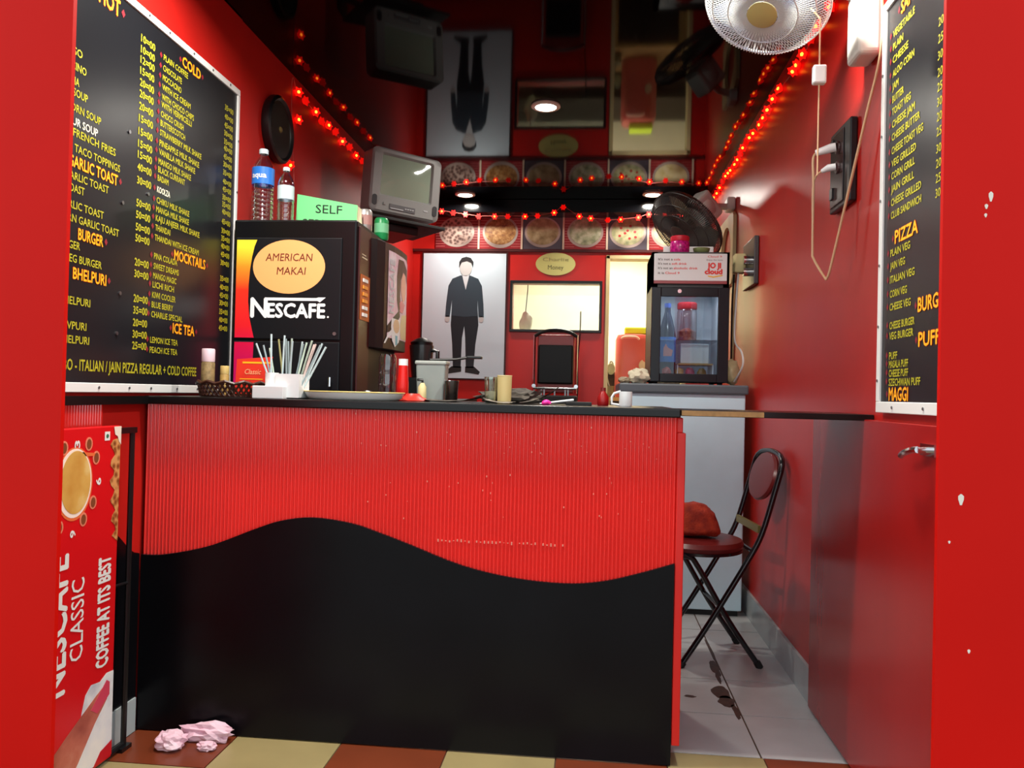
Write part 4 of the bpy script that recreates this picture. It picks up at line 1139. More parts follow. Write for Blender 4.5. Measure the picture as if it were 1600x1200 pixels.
sw = thing('switch_board', 'black switch board with two white plugs on right wall', 'switch board', (XR, 2.69, 1.72))
Ms = frame((XR - 0.002, 2.69, 1.855), -UY, UZ)
MB(Ms).box((-0.105, -0.135, 0), (0.105, 0.13, 0.022)).build('box', BLACK, sw, bevel=0.004)
MB(Ms).box((-0.09, -0.12, 0.022), (0.045, 0.115, 0.026)).build('plate', mat('dark_brown_plate', (40, 16, 18), 0.25), sw, bevel=0.002)
for z in (0.085, -0.075):
    MB(Ms).box((-0.08, z - 0.018, 0.026), (-0.05, z + 0.018, 0.031)).build('rocker_switch', BLACK, sw)
for z in (0.065, 0.0):
    MB(Ms).lathe([(0.022, 0.026), (0.020, 0.031)], (-0.01, z, 0), 16).build('socket', mat('brown_socket', (60, 24, 24), 0.4), sw)
pl = thing('power_plug', 'upper white plug in the black switch board', 'plug', (XR - 0.05, 2.70, 1.92), 'white plugs in the switch board')
Mp = frame((XR - 0.033, 2.70, 1.92), -UX, UZ)
MB().tube([(XR - 0.034, 2.70, 1.922), (XR - 0.050, 2.705, 1.920), (XR - 0.088, 2.73, 1.912)], [0.015, 0.015, 0.011], 12).build('plug_body', WHITE, pl, smooth=True)
CORDM = mat('beige_flex', (214, 176, 136), 0.5)
pc = MB().tube(catmull([(XR - 0.085, 2.728, 1.913), (XR - 0.095, 2.74, 1.895), (XR - 0.092, 2.742, 1.80), (XR - 0.09, 2.745, 1.60), (XR - 0.088, 2.735, 1.56), (XR - 0.07, 2.67, 1.49), (XR - 0.065, 2.665, 1.487),
                         (XR - 0.06, 2.64, 1.52), (XR - 0.045, 2.55, 1.70), (XR - 0.03, 2.42, 1.93), (XR - 0.02, 2.345, 2.07), (XR - 0.018, 2.338, 2.20), (XR - 0.02, 2.36, 2.30)], 5), 0.0042, 8)
pc.build('flex', CORDM, pl, smooth=True)
pl2 = thing('power_plug', 'lower small white plug in the black switch board', 'plug', (XR - 0.05, 2.70, 1.855), 'white plugs in the switch board')
MB().tube([(XR - 0.034, 2.70, 1.857), (XR - 0.055, 2.705, 1.855), (XR - 0.072, 2.72, 1.848)], [0.012, 0.012, 0.007], 12).build('plug_body', WHITE, pl2, smooth=True)
MB().tube(catmull([(XR - 0.070, 2.718, 1.849), (XR - 0.085, 2.735, 1.838), (XR - 0.092, 2.75, 1.80), (XR - 0.091, 2.75, 1.70)], 4), 0.003, 6).build('flex', CORDM, pl2, smooth=True)

s2 = thing('wall_socket', 'small black wall socket with plug on right wall beyond cooler', 'socket', (XR, 4.20, 1.66))
box('plate', (XR - 0.025, 4.06, 1.665), (XR - 0.002, 4.36, 1.905), mat('dark_grey_plate', (54, 52, 54), 0.3), s2, bevel=0.004)
box('adaptor', (XR - 0.085, 4.26, 1.75), (XR - 0.025, 4.33, 1.85), CREAMP, s2, bevel=0.008)
MB().tube([(XR - 0.025, 4.18, 1.80), (XR - 0.055, 4.18, 1.80)], 0.022, 14).tube([(XR - 0.025, 4.18, 1.74), (XR - 0.055, 4.18, 1.74)], 0.022, 14).build('plug', CHROME, s2, smooth=True)
MB().tube(catmull([(XR - 0.06, 4.29, 1.75), (XR - 0.07, 4.28, 1.6), (XR - 0.075, 4.27, 1.40), (XR - 0.055, 4.18, 1.33), (XR - 0.05, 4.17, 1.26), (XR - 0.075, 4.26, 1.18)], 5), 0.005, 8).build('flex', WHITE, s2, smooth=True)
MB().tube(catmull([(XR - 0.075, 4.33, 1.75), (XR - 0.08, 4.34, 1.6), (XR - 0.08, 4.34, 1.4), (XR - 0.078, 4.34, 1.17)], 5), 0.005, 8).build('flex', BLACK, s2, smooth=True)


# ------------------------------------------------------------------ fans
def fan(name, label, c, nrm, r, guard_m, blade_m, cap_m, motor_m, wires=44, wr_=0.0013):
    t = thing(name, label, 'fan', c)
    nrm = V(nrm).normalized()
    uu_ = nrm.cross(UZ).normalized()
    vv_ = nrm.cross(uu_)
    M_ = frame(c, uu_, vv_)          # local +z = nrm
    if (M_.to_3x3() @ V((0, 0, 1))).dot(nrm) < 0:
        M_ = frame(c, uu_, -vv_)
    d = r * 0.30
    gb = MB(M_)
    for k in range(wires):
        a = 2 * PI * k / wires
        ca, sa = math.cos(a), math.sin(a)
        pts = [(r * q * ca, r * q * sa, z) for q, z in [(0.25, d), (0.55, d * 0.96), (0.82, d * 0.75), (0.96, d * 0.35), (1.0, 0.0), (0.96, -d * 0.4), (0.75, -d * 0.8), (0.35, -d)]]
        gb.tube(pts, wr_, 4, False)
    for q, z in [(1.0, 0.0), (0.82, d * 0.75), (0.55, d * 0.96), (0.75, -d * 0.8)]:
        gb.tube([(r * q * math.cos(2 * PI * k / 40), r * q * math.sin(2 * PI * k / 40), z) for k in range(40)], 0.0035 if q == 1.0 else wr_ * 1.2, 6, closed=True)
    gb.build('guard', guard_m, t)
    MB(M_).lathe([(r * 0.24, d * 0.98), (r * 0.24, d * 1.06), (r * 0.18, d * 1.14), (0.0005, d * 1.17)], (0, 0, 0), 28, cap1=False).build('centre_cap', cap_m, t, smooth=True)
    for k in range(3):
        a0 = 2 * PI * k / 3
        bm_ = MB(M_)
        vs_, fs_ = [], []
        for i in range(7):
            for j in range(7):
                rad = r * (0.18 + 0.68 * i / 6)
                wid = (0.55 + 0.30 * math.sin(PI * i / 6)) * (j / 6 - 0.5) * 2 * 0.75
                a = a0 + wid + 0.12 * i / 6
                vs_.append((rad * math.cos(a), rad * math.sin(a), (0.5 - j / 6) * r * 0.22))
        for i in range(6):
            for j in range(6):
                q = i * 7 + j
                fs_.append((q, q + 1, q + 8, q + 7))
        bm_.add(vs_, fs_).build('blade', blade_m, t, smooth=True)
    MB(M_).lathe([(r * 0.22, -r * 0.10), (r * 0.24, r * 0.06), (r * 0.16, r * 0.14)], (0, 0, 0), 20).build('hub', blade_m, t, smooth=True)
    MB(M_).lathe([(r * 0.20, -d * 0.95), (r * 0.30, -d * 1.1), (r * 0.34, -d * 1.6), (r * 0.32, -d * 2.6), (r * 0.22, -d * 3.1), (0.0005, -d * 3.15)], (0, 0, 0), 24, cap1=False).build('motor_housing', motor_m, t, smooth=True)
    return t, M_, d


GREYW = mat('warm_white_plastic', (222, 224, 216), 0.4)
wf, Mf, dd = fan('wall_fan', 'white wall fan with yellowed centre cap at top right', (0.485, 2.40, 2.26), (-0.30, -0.38, -0.87), 0.182,
                 mat('white_fan_guard', (214, 216, 214), 0.4), clear_mat('bluish_clear_blade', (150, 165, 205), 0.3, 0.15), mat('yellowed_cap', (206, 190, 120), 0.4), GREYW, 120, 0.0016)
MB().tube(catmull([Mf @ V((0, 0, -dd * 2.2)), (0.62, 2.47, 2.38), (0.70, 2.46, 2.335), (0.775, 2.45, 2.30)], 5), [0.028] * 16, 12).build('arm', GREYW, wf, smooth=True)
MB().box((XR - 0.070, 2.375, 2.095), (XR - 0.002, 2.49, 2.42)).build('wall_mount', GREYW, wf, bevel=0.014, seg=3)
MB().box((XR - 0.066, 2.49, 2.13), (XR - 0.01, 2.493, 2.25)).build('control_face', mat('greenish_grey_plate', (130, 138, 120), 0.4), wf)
for k in range(4):
    MB().box((XR - 0.05, 2.493, 2.145 + k * 0.024), (XR - 0.025, 2.499, 2.157 + k * 0.024)).build('speed_button', GREYW, wf)
MB().tube([(0.612, 2.30, 2.16), (0.612, 2.30, 1.72)], 0.0022, 6).tube([(0.612, 2.30, 2.16), (0.60, 2.36, 2.22)], 0.0022, 6).build('pull_cord', CORDM, wf)
MB().box((0.594, 2.288, 1.975), (0.630, 2.312, 2.028)).build('cord_box', WHITE, wf, bevel=0.005)

df, Md, dd2 = fan('corner_fan', 'dark guarded wall fan above the drinks cooler', (0.510, 4.60, 2.060), (-0.62, -0.36, -0.70), 0.232,
                  mat('dark_fan_guard', (58, 54, 52), 0.45), mat('olive_grey_blade', (112, 108, 92), 0.35), mat('dark_fan_cap', (60, 56, 52), 0.4), GREYW, 130, 0.0021)
MB().tube([Md @ V((0, 0, -dd2 * 2.4)), (0.70, 4.75, 2.21), (XR - 0.01, 4.80, 2.22)], 0.02, 10).build('arm', GREYW, df, smooth=True)
MB().box((XR - 0.05, 4.75, 2.195), (XR - 0.002, 4.86, 2.27)).build('wall_mount', GREYW, df, bevel=0.01)
MB(Md).box((-0.06, -0.085, -0.23), (0.06, 0.085, -0.075)).build('motor_cover', GREYW, df, bevel=0.02, seg=3)

# ------------------------------------------------------------------ string lights
BR = mat('lit_red_cap', (210, 16, 10), 0.4, emit=(255, 10, 4), estr=2.6)
BRD = mat('dim_red_cap', (190, 14, 10), 0.4, emit=(255, 14, 6), estr=0.7)
BC = mat('lit_bulb_core', (255, 180, 60), 0.4, emit=(255, 130, 30), estr=10.0)


def flower_mesh():
    b = MB()
    n_ = 12
    vs_, fs_ = [], []
    for (r_, z_) in [(0.006, -0.015), (0.014, -0.008), (0.0225, 0.005)]:
        for k in range(n_):
            a = 2 * PI * k / n_
            q = r_ * (1.0 if r_ < 0.02 else (1.15 if k % 2 == 0 else 0.72))
            vs_.append((q * math.cos(a), q * math.sin(a), z_))
    for i in range(2):
        for k in range(n_):
            l_ = (k + 1) % n_
            fs_.append((i * n_ + k, i * n_ + l_, (i + 1) * n_ + l_, (i + 1) * n_ + k))
    fs_.append(tuple(range(n_))[::-1])
    fs_.append(tuple(2 * n_ + k for k in range(n_)))
    b.add(vs_, fs_)
    return b


def simple_mesh(b, name, m):
    me = bpy.data.meshes.new(name)
    me.from_pydata([tuple(q) for q in b.v], [], b.f)
    me.materials.append(m)
    return me


ME_B = simple_mesh(flower_mesh(), 'bulb', BR)
ME_D = simple_mesh(flower_mesh(), 'bulb', BRD)
ME_C = simple_mesh(MB().blob((0, 0, 0.004), (0.008, 0.008, 0.007), 0, 0, 1, 1), 'bulb_core', BC)


def garland(label, pts, wire, face, extra=None):
    t = thing('string_light', label, 'string lights', wire[0], 'red string lights under the ceiling')
    wb_ = MB().tube(catmull(wire, 4), 0.0018, 5)
    if extra:
        wb_.tube(catmull(extra, 4), 0.0018, 5)
    wb_.build('wire', mat('pinkish_wire', (190, 90, 80), 0.5), t)
    fz = V(face).normalized()
    q0 = fz.to_track_quat('Z', 'Y')
    for i, (p, bright) in enumerate(pts):
        o = bpy.data.objects.new('bulb', ME_B if bright else ME_D)
        COL.objects.link(o)
        o.parent = t
        o.location = V(p) - t.location
        dq = V((random.uniform(-.5, .5), random.uniform(-.5, .5), random.uniform(-.5, .5)))
        o.rotation_mode = 'QUATERNION'
        o.rotation_quaternion = (fz + dq * 0.7).to_track_quat('Z', 'Y') if True else q0
        if bright:
            c = bpy.data.objects.new('bulb_core', ME_C)
            COL.objects.link(c)
            c.parent = o
    return t


lp = [(3.607, 2.476, 1), (3.70, 2.47, 0), (3.843, 2.467, 1), (3.93, 2.45, 0), (4.037, 2.465, 1), (4.15, 2.47, 0), (4.274, 2.457, 1), (4.40, 2.465, 0), (4.526, 2.454, 1), (4.66, 2.46, 0), (4.8, 2.455, 1), (5.0, 2.46, 0), (5.2, 2.455, 1), (5.45, 2.46, 1), (5.7, 2.455, 1)]
garland('red string lights along the top of left wall', [((XL + 0.02, y, z), b) for y, z, b in lp] + [((XL + 0.02, 3.616, 2.35), 1), ((XL + 0.02, 3.529, 2.112), 1)],
        [(XL + 0.012, y, z + 0.006) for y, z, b in lp], (0.8, -0.6, -0.2),
        [(XL + 0.012, 3.607, 2.48), (XL + 0.012, 3.55, 2.52), (XL + 0.012, 3.56, 2.30), (XL + 0.014, 3.60, 2.05), (XL + 0.02, 3.56, 1.90), (XL + 0.02, 3.57, 1.72)])
rp = []
y = 2.62
k = 0
for y, b in [(2.70, 0), (2.85, 1), (3.015, 1), (3.10, 0), (3.21, 1), (3.30, 1), (3.362, 1), (3.612, 1), (3.73, 1), (3.845, 1), (3.93, 1), (4.015, 1), (4.17, 1), (4.27, 1), (4.36, 0), (4.45, 1), (4.53, 0), (4.61, 1), (4.70, 1), (4.839, 1), (4.93, 1), (5.02, 1), (5.14, 0), (5.25, 1), (5.36, 1), (5.48, 1), (5.603, 1), (5.72, 1), (5.84, 1)]:
    rp.append((y, 2.452 + 0.012 * math.sin(y * 9), b))
garland('dense red string lights along the top of right wall', [((XR - 0.02, y, z), b) for y, z, b in rp], [(XR - 0.012, y, z + 0.005) for y, z, b in rp], (-0.8, -0.6, -0.2))
bp_ = [(-1.32, 2.45, 1), (-1.16, 2.452, 1), (-1.07, 2.44, 0), (-0.978, 2.428, 1), (-0.876, 2.414, 0), (-0.755, 2.414, 1), (-0.659, 2.414, 0), (-0.529, 2.414, 1), (-0.433, 2.419, 0), (-0.31, 2.443, 1), (-0.244, 2.482, 0), (-0.124, 2.415, 1), (-0.039, 2.401, 1),
       (0.088, 2.387, 0), (0.182, 2.392, 1), (0.308, 2.407, 1), (0.386, 2.43, 1), (0.50, 2.42, 0), (0.62, 2.43, 1), (0.74, 2.44, 1)]
garland('red string lights hung across the bulkhead over dish pictures', [((x, 5.935, z), b) for x, z, b in bp_], [(x, 5.945, z + 0.006) for x, z, b in bp_], (0, -1, -0.1))

# ------------------------------------------------------------------ folding chair with bundle
fc = thing('folding_chair', 'black folding chair with round maroon seat beside right wall', 'chair', (0.52, 3.49, 0))
TUBE = mat('black_tube_steel', (18, 19, 24), 0.22, spec=0.6)
MAR = mat('maroon_vinyl', (112, 30, 30), 0.35, spec=0.5)
yn, yf = 3.315, 3.665
ym = (yn + yf) / 2
for yy in (yn, yf):
    MB().tube(catmull([(0.385, yy, 0.012), (0.50, yy, 0.19), (0.645, yy, 0.435), (0.70, yy, 0.545), (0.745, yy, 0.70), (0.772, yy, 0.80)], 4), 0.0115, 10).build('main_leg', TUBE, fc, smooth=True)
    MB().tube(catmull([(0.30, yy + (0.015 if yy == yn else -0.015), 0.452), (0.405, yy + (0.015 if yy == yn else -0.015), 0.445), (0.45, yy + (0.015 if yy == yn else -0.015), 0.40), (0.575, yy + (0.015 if yy == yn else -0.015), 0.19), (0.700, yy + (0.015 if yy == yn else -0.015), 0.012)], 4), 0.0115, 10).build('rear_leg', TUBE, fc, smooth=True)
    MB().tube([(0.694, yy + (0.015 if yy == yn else -0.015), 0.024), (0.708, yy + (0.015 if yy == yn else -0.015), 0.0)], 0.015, 10).build('rubber_foot', BLACKM, fc)
    MB().tube([(0.392, yy, 0.022), (0.379, yy, 0.0)], 0.015, 10).build('rubber_foot', BLACKM, fc)
MB().tube(catmull([(0.772, yn, 0.80), (0.780, yn + 0.01, 0.835), (0.787, yn + 0.06, 0.862), (0.790, ym, 0.872), (0.787, yf - 0.06, 0.862), (0.780, yf - 0.01, 0.835), (0.772, yf, 0.80)], 5), 0.0115, 10).build('top_rail', TUBE, fc, smooth=True)
MB().tube([(0.665, yn, 0.475), (0.665, yf, 0.475)], 0.009, 8).build('cross_bar', TUBE, fc)
MB().tube([(0.55, yn + .015, 0.232), (0.55, yf - .015, 0.232)], 0.008, 8).build('cross_bar', TUBE, fc)
Mc = frame((0.480, ym, 0.478), UX, UY)
MB(Mc).lathe([(0.150, -0.022), (0.185, -0.018), (0.195, 0.0), (0.185, 0.018), (0.140, 0.028), (0.0005, 0.031)], (0, 0, 0), 40, cap1=False).build('seat', MAR, fc, smooth=True)
MB(Mc).lathe([(0.160, -0.032), (0.188, -0.030), (0.188, -0.018), (0.160, -0.018)], (0, 0, 0), 40, cap0=False, cap1=False).build('seat_frame', TUBE, fc, smooth=True)
tn = V((0.045, 0, 0.165)).normalized()
Mk = frame((0.757, ym, 0.765), UY, tn)
MB(Mk).lathe([(0.120, -0.012), (0.140, -0.010), (0.148, 0.0), (0.140, 0.012), (0.10, 0.018), (0.0005, 0.02)], (0, 0, 0), 36, sx=1.05, sy=0.72, cap1=False).build('backrest', MAR, fc, smooth=True)
box('brass_hinge', (0.690, yn + 0.02, 0.545), (0.702, yf - 0.02, 0.575), mat('dull_brass', (140, 128, 70), 0.4, metal=0.5), fc)
fc.rotation_euler.z = math.radians(6)
fc.location.x -= 0.020
cbn = MB().blob((0, 0, 0), (1, 1, 1), 15, 0.10, 2.2, 4)
for i, q in enumerate(cbn.v):
    sgn = lambda t_: 1 if t_ >= 0 else -1
    x_, y_, z_ = [sgn(t_) * abs(t_) ** 0.62 for t_ in q]
    z_ = max(z_, -0.93) + 0.10 * noise.noise(V((x_ * 2.3, y_ * 2.3, 3.0)))
    wob = 1 + 0.10 * noise.noise(V((x_ * 3 + 9, y_ * 3, z_ * 3)))
    tp = 1.0 - 0.17 * (z_ + 1)
    cbn.v[i] = V((0.440 + 0.112 * x_ * tp * wob - 0.012 * z_, 3.44 + 0.080 * y_ * tp * wob, max(0.509, 0.580 + 0.070 * z_)))
tag(cbn.build('cloth_bundle', mat('rust_red_cloth', (186, 60, 30), 0.85, rgb2=(140, 36, 26), vscale=28, bump=0.35, bscale=120), None, (0.445, 3.44, 0.509), smooth=True), 'rust red cloth bundle on the chair seat', 'cloth bundle')

# ------------------------------------------------------------------ things on the worktop
ZT = 1.056
bk = thing('snack_basket', 'low brown openwork basket at left end of the worktop', 'basket', (-1.19, 2.56, ZT))
wb_ = MB()
for k in range(40):
    a0, a1 = 2 * PI * k / 40, 2 * PI * (k + 1.6) / 40
    for z0, z1 in [(0.004, 0.045), (0.045, 0.004)]:
        wb_.tube([(-1.19 + 0.105 * math.cos(a0) * (1 + z0 * 2), 2.56 + 0.085 * math.sin(a0) * (1 + z0 * 2), ZT + z0), (-1.19 + 0.105 * math.cos(a1) * (1 + z1 * 2), 2.56 + 0.085 * math.sin(a1) * (1 + z1 * 2), ZT + z1)], 0.0038, 5)
BRN = mat('dark_brown_weave', (66, 34, 22), 0.4)
wb_.build('lattice', BRN, bk)
MB().tube([(-1.19 + 0.117 * math.cos(2 * PI * k / 48), 2.56 + 0.095 * math.sin(2 * PI * k / 48), ZT + 0.047 + 0.004 * math.sin(k * PI / 2)) for k in range(48)], 0.0055, 6, closed=True).build('rim', BRN, bk)
MB().lathe([(0.0005, 0.001), (0.105, 0.001), (0.105, 0.004), (0.0005, 0.004)], (-1.19, 2.56, ZT), 32, sy=0.81, cap0=False, cap1=False).build('base', BRN, bk)
def jar(label, x, y, h, r, mb_, mc, name='condiment_jar', z=ZT, grp='condiment containers on the worktop'):
    t = thing(name, label, 'jar', (x, y, z), grp)
    MB().lathe([(r * 0.92, 0), (r, 0.006), (r, h * 0.68), (r * 0.88, h * 0.74)], (x, y, z), 20).build('body', mb_, t, smooth=True)
    MB().lathe([(r * 0.95, h * 0.72), (r * 0.98, h * 0.76), (r * 0.98, h * 0.97), (r * 0.9, h)], (x, y, z), 20).build('lid', mc, t, smooth=True)
    return t


SPICE = mat('speckled_spice', (150, 128, 86), 0.5, var=0.4, vscale=80)
jar('spice jar with pale pink lid beside left menu board', -1.272, 2.545, 0.155, 0.022, SPICE, mat('pale_pink_lid', (232, 206, 216), 0.4), z=ZT + 0.004)
jar('gold ringed spice jar in the brown basket', -1.228, 2.575, 0.10, 0.015, mat('gold_ringed', (190, 156, 90), 0.3, var=0.3, vscale=60), mat('gold_lid', (206, 180, 110), 0.3), z=ZT + 0.004)
rc = thing('promo_card', 'small red tent card standing in the brown basket', 'card', (-1.13, 2.58, ZT))
Mr = frame((-1.185, 2.565, ZT + 0.062), V((1, 0.05, 0.0)), V((0.1, 0.12, 1)))
MB(Mr).add([(0, -0.05, 0), (0.095, -0.05, 0), (0.122, 0.076, 0), (0.0, 0.066, 0), (0, -0.05, -0.002), (0.095, -0.05, -0.002), (0.122, 0.076, -0.002), (0, 0.066, -0.002)],
           [(0, 1, 2, 3), (7, 6, 5, 4), (0, 4, 5, 1), (1, 5, 6, 2), (2, 6, 7, 3), (3, 7, 4, 0)]).build('card', mat('red_orange_card', (222, 50, 30), 0.4), rc)
MB(Mr).box((0.02, 0.052, 0.0), (0.114, 0.058, 0.0006)).box((0.014, -0.002, 0.0), (0.092, 0.001, 0.0006)).build('printed_line', HEADY, rc)
text('lettering', 'Classic', mat('card_peach', (246, 170, 120), 0.5), rc, Mr @ V((0.03, 0.016, 0.0002)), Mr.to_3x3() @ V((1, 0, 0)), Mr.to_3x3() @ V((0, 1, 0)), 0.018, 0.055, 'L', 0.01, 0.2)

sh = thing('straw_holder', 'white stepped plastic straw holder at the worktop edge', 'straw holder', (-1.0, 2.52, ZT))
box('step', (-1.074, 2.445, ZT), (-0.972, 2.52, ZT + 0.040), WHITE, sh, bevel=0.002)
hc = MB()
hc.lathe([(0.021, 0), (0.0215, 0.083), (0.0195, 0.083), (0.0195, 0.004)], (-1.032, 2.50, ZT), 24, cap1=False).build('round_cup', WHITE, sh, smooth=True)
hx = MB().box((-1.010, 2.475, ZT), (-0.932, 2.478, ZT + 0.080)).box((-1.010, 2.565, ZT), (-0.932, 2.568, ZT + 0.080)).box((-1.010, 2.478, ZT), (-1.007, 2.565, ZT + 0.080)).box((-0.935, 2.478, ZT), (-0.932, 2.565, ZT + 0.080)).box((-1.010, 2.475, ZT), (-0.932, 2.568, ZT + 0.004))
hx.build('square_cup', WHITE, sh)
STR = [mat('straw_pale_blue', (188, 206, 210), 0.3), mat('straw_grey', (150, 166, 170), 0.3), mat('straw_clear_green', (196, 214, 196), 0.3), mat('straw_olive', (150, 146, 96), 0.3), mat('straw_pinkish', (214, 190, 184), 0.3)]
straws = [(-1.018, 2.50, -1.080, 1.232, 0), (-1.022, 2.505, -1.066, 1.228, 1), (-1.030, 2.49, -1.045, 1.265, 0), (-0.995, 2.52, -1.030, 1.250, 3), (-1.018, 2.51, -1.056, 1.22, 2), (-1.0, 2.50, -1.005, 1.262, 0), (-0.985, 2.51, -0.990, 1.250, 1),
          (-0.985, 2.53, -0.975, 1.252, 2), (-0.978, 2.50, -0.962, 1.242, 0), (-0.972, 2.52, -0.940, 1.236, 1), (-0.966, 2.51, -0.928, 1.240, 2), (-0.960, 2.53, -0.915, 1.236, 4), (-0.955, 2.515, -0.900, 1.236, 4), (-0.950, 2.50, -0.878, 1.232, 1), (-0.948, 2.52, -0.868, 1.228, 0), (-0.99, 2.545, -1.0, 1.245, 1), (-0.975, 2.55, -0.955, 1.245, 0), (-0.968, 2.535, -0.908, 1.246, 2), (-0.957, 2.54, -0.888, 1.240, 0), (-0.97, 2.54, -0.945, 1.232, 2)]
ORD = 'first second third fourth fifth sixth seventh eighth ninth tenth eleventh twelfth thirteenth fourteenth fifteenth sixteenth seventeenth eighteenth nineteenth twentieth'.split()
for i, (x0, y0, x1, z1, c) in enumerate(straws):
    o = MB().tube([(x0, y0, ZT + 0.006), (x1, y0 + random.uniform(-.02, .03), z1)], 0.0032, 8).build('drinking_straw', STR[c], None, (x0, y0, ZT + 0.006), smooth=True)
    rank = sorted(range(len(straws)), key=lambda q: straws[q][2]).index(i)
    tag(o, '%s straw, %s from the left in the white holder' % (['pale blue', 'grey', 'greenish', 'olive', 'pinkish'][c], ORD[rank]), 'straw', 'straws in the white holder')

pt = thing('serving_plate', 'wide off white plate with yellow rim on the worktop', 'plate', (-0.775, 2.56, ZT))
MB().lathe([(0.09, 0.0), (0.140, 0.0), (0.156, 0.008), (0.165, 0.024), (0.163, 0.027), (0.152, 0.012), (0.138, 0.006), (0.0005, 0.006)], (-0.775, 2.56, ZT), 40, sy=0.7, cap1=False).build('dish', mat('off_white_melamine', (232, 230, 224), 0.3), pt, smooth=True)
MB().tube([(-0.775 + 0.165 * math.cos(2 * PI * k / 48), 2.56 + 0.1155 * math.sin(2 * PI * k / 48), ZT + 0.0265) for k in range(48)], 0.0022, 6, closed=True).build('rim_line', mat('yellow_rim', (206, 184, 110), 0.35), pt)
cjr = thing('clear_jar', 'clear plastic jar beside the ketchup bottle on worktop', 'jar', (-0.745, 2.86, ZT))
MB().lathe([(0.028, 0), (0.032, 0.008), (0.032, 0.06), (0.030, 0.068), (0.032, 0.076), (0.032, 0.13), (0.026, 0.145)], (-0.745, 2.86, ZT + 0.022), 24).build('body', clear_mat('jar_clear', (222, 210, 214), 0.25), cjr, smooth=True)
MB().lathe([(0.031, 0.0), (0.031, 0.022)], (-0.745, 2.86, ZT), 24).build('base_cap', mat('brown_base', (90, 50, 48), 0.4), cjr, smooth=True)
kb = thing('ketchup_bottle', 'red ketchup bottle with white cap on the worktop', 'bottle', (-0.672, 2.80, ZT))
MB().lathe([(0.018, 0), (0.021, 0.006), (0.021, 0.05), (0.018, 0.085), (0.0165, 0.115)], (-0.672, 2.80, ZT + 0.010), 20).build('body', mat('ketchup_red', (206, 24, 20), 0.3), kb, smooth=True)
MB().lathe([(0.0165, 0.125), (0.0165, 0.148)], (-0.672, 2.80, ZT), 18).build('cap', WHITE, kb, smooth=True)
MB().lathe([(0.021, 0.0), (0.021, 0.0105)], (-0.672, 2.80, ZT), 18).build('base', mat('brown_base', (90, 50, 48), 0.4), kb)
tag(MB().lathe([(0.014, 0), (0.016, 0.004), (0.016, 0.028), (0.013, 0.032)], (-0.800, 2.80, ZT), 18).build('small_tin', STEEL, None, (-0.80, 2.80, ZT), smooth=True), 'small shiny tin behind the off white plate', 'tin')
tag(MB().lathe([(0.055, 0.0), (0.058, 0.003), (0.030, 0.016), (0.022, 0.026), (0.018, 0.026)], (-0.602, 2.66, ZT), 28).build('red_cone_dish', mat('bright_red_plastic', (206, 40, 26), 0.4), None, (-0.602, 2.66, ZT), smooth=True), 'low red cone-shaped dish on the worktop', 'dish')
ds = thing('dispenser_bottle', 'small cream squeeze bottle with black nozzle before grey box', 'bottle', (-0.612, 2.85, ZT))
MB().lathe([(0.014, 0), (0.016, 0.006), (0.015, 0.05), (0.007, 0.065)], (-0.612, 2.85, ZT), 16).build('body', CREAMP, ds, smooth=True)
MB().tube([(-0.612, 2.85, ZT + 0.063), (-0.612, 2.85, ZT + 0.075), (-0.628, 2.84, ZT + 0.076)], 0.005, 8).build('nozzle', BLACK, ds)
gb_ = thing('grey_container', 'cloudy grey plastic container on the worktop', 'container', (-0.575, 2.91, ZT))
loft_b = MB()
x0, x1, y0, y1 = -0.645, -0.535, 2.88, 2.96
loft(loft_b, [[(x0 + .006, y0 + .006, ZT), (x1 - .006, y0 + .006, ZT), (x1 - .006, y1 - .006, ZT), (x0 + .006, y1 - .006, ZT)], [(x0, y0, ZT + 0.14), (x1, y0, ZT + 0.14), (x1, y1, ZT + 0.14), (x0, y1, ZT + 0.14)]])
loft_b.build('body', mat('cloudy_grey_plastic', (142, 150, 146), 0.3, var=0.15), gb_, bevel=0.006)
MB().box((x0 - 0.003, y0 - 0.003, ZT + 0.133), (x1 + 0.003, y1 + 0.003, ZT + 0.147)).build('lid', mat('cloudy_grey_lid', (160, 166, 160), 0.3), gb_, bevel=0.004)
sp = thing('black_spatula', 'black spatula lying across the grey container', 'spatula', (-0.5, 2.92, ZT + 0.147))
MB().tube([(-0.60, 2.92, ZT + 0.152), (-0.50, 2.915, ZT + 0.155), (-0.455, 2.912, ZT + 0.163)], 0.005, 8).build('shaft', BLACK, sp)
MB().box((-0.46, 2.895, ZT + 0.158), (-0.405, 2.93, ZT + 0.168)).build('blade', BLACK, sp, bevel=0.003)
dc = thing('steel_tumbler', 'dark steel tumbler right of the grey container', 'tumbler', (-0.508, 2.87, ZT))
MB().lathe([(0.020, 0), (0.022, 0.004), (0.026, 0.075), (0.0245, 0.075), (0.020, 0.006), (0.0005, 0.006)], (-0.508, 2.87, ZT), 22, cap1=False).build('cup', mat('dark_steel', (80, 74, 70), 0.25, metal=0.9), dc, smooth=True)
MB().tube([(-0.508 + 0.0255 * math.cos(2 * PI * k / 24), 2.87 + 0.0255 * math.sin(2 * PI * k / 24), ZT + 0.075) for k in range(24)], 0.0015, 5, closed=True).build('rim', CHROME, dc)
gl = thing('drinking_glass', 'clear drinking glass before the foot of the pale poster', 'glass', (-0.350, 2.76, ZT))
MB().lathe([(0.019, 0), (0.020, 0.004), (0.024, 0.09), (0.0225, 0.09), (0.0185, 0.008), (0.0005, 0.007)], (-0.350, 2.76, ZT), 24, cap1=False).build('glass_wall', clear_mat('drinking_glass_clear', (226, 230, 220), 0.3), gl, smooth=True)
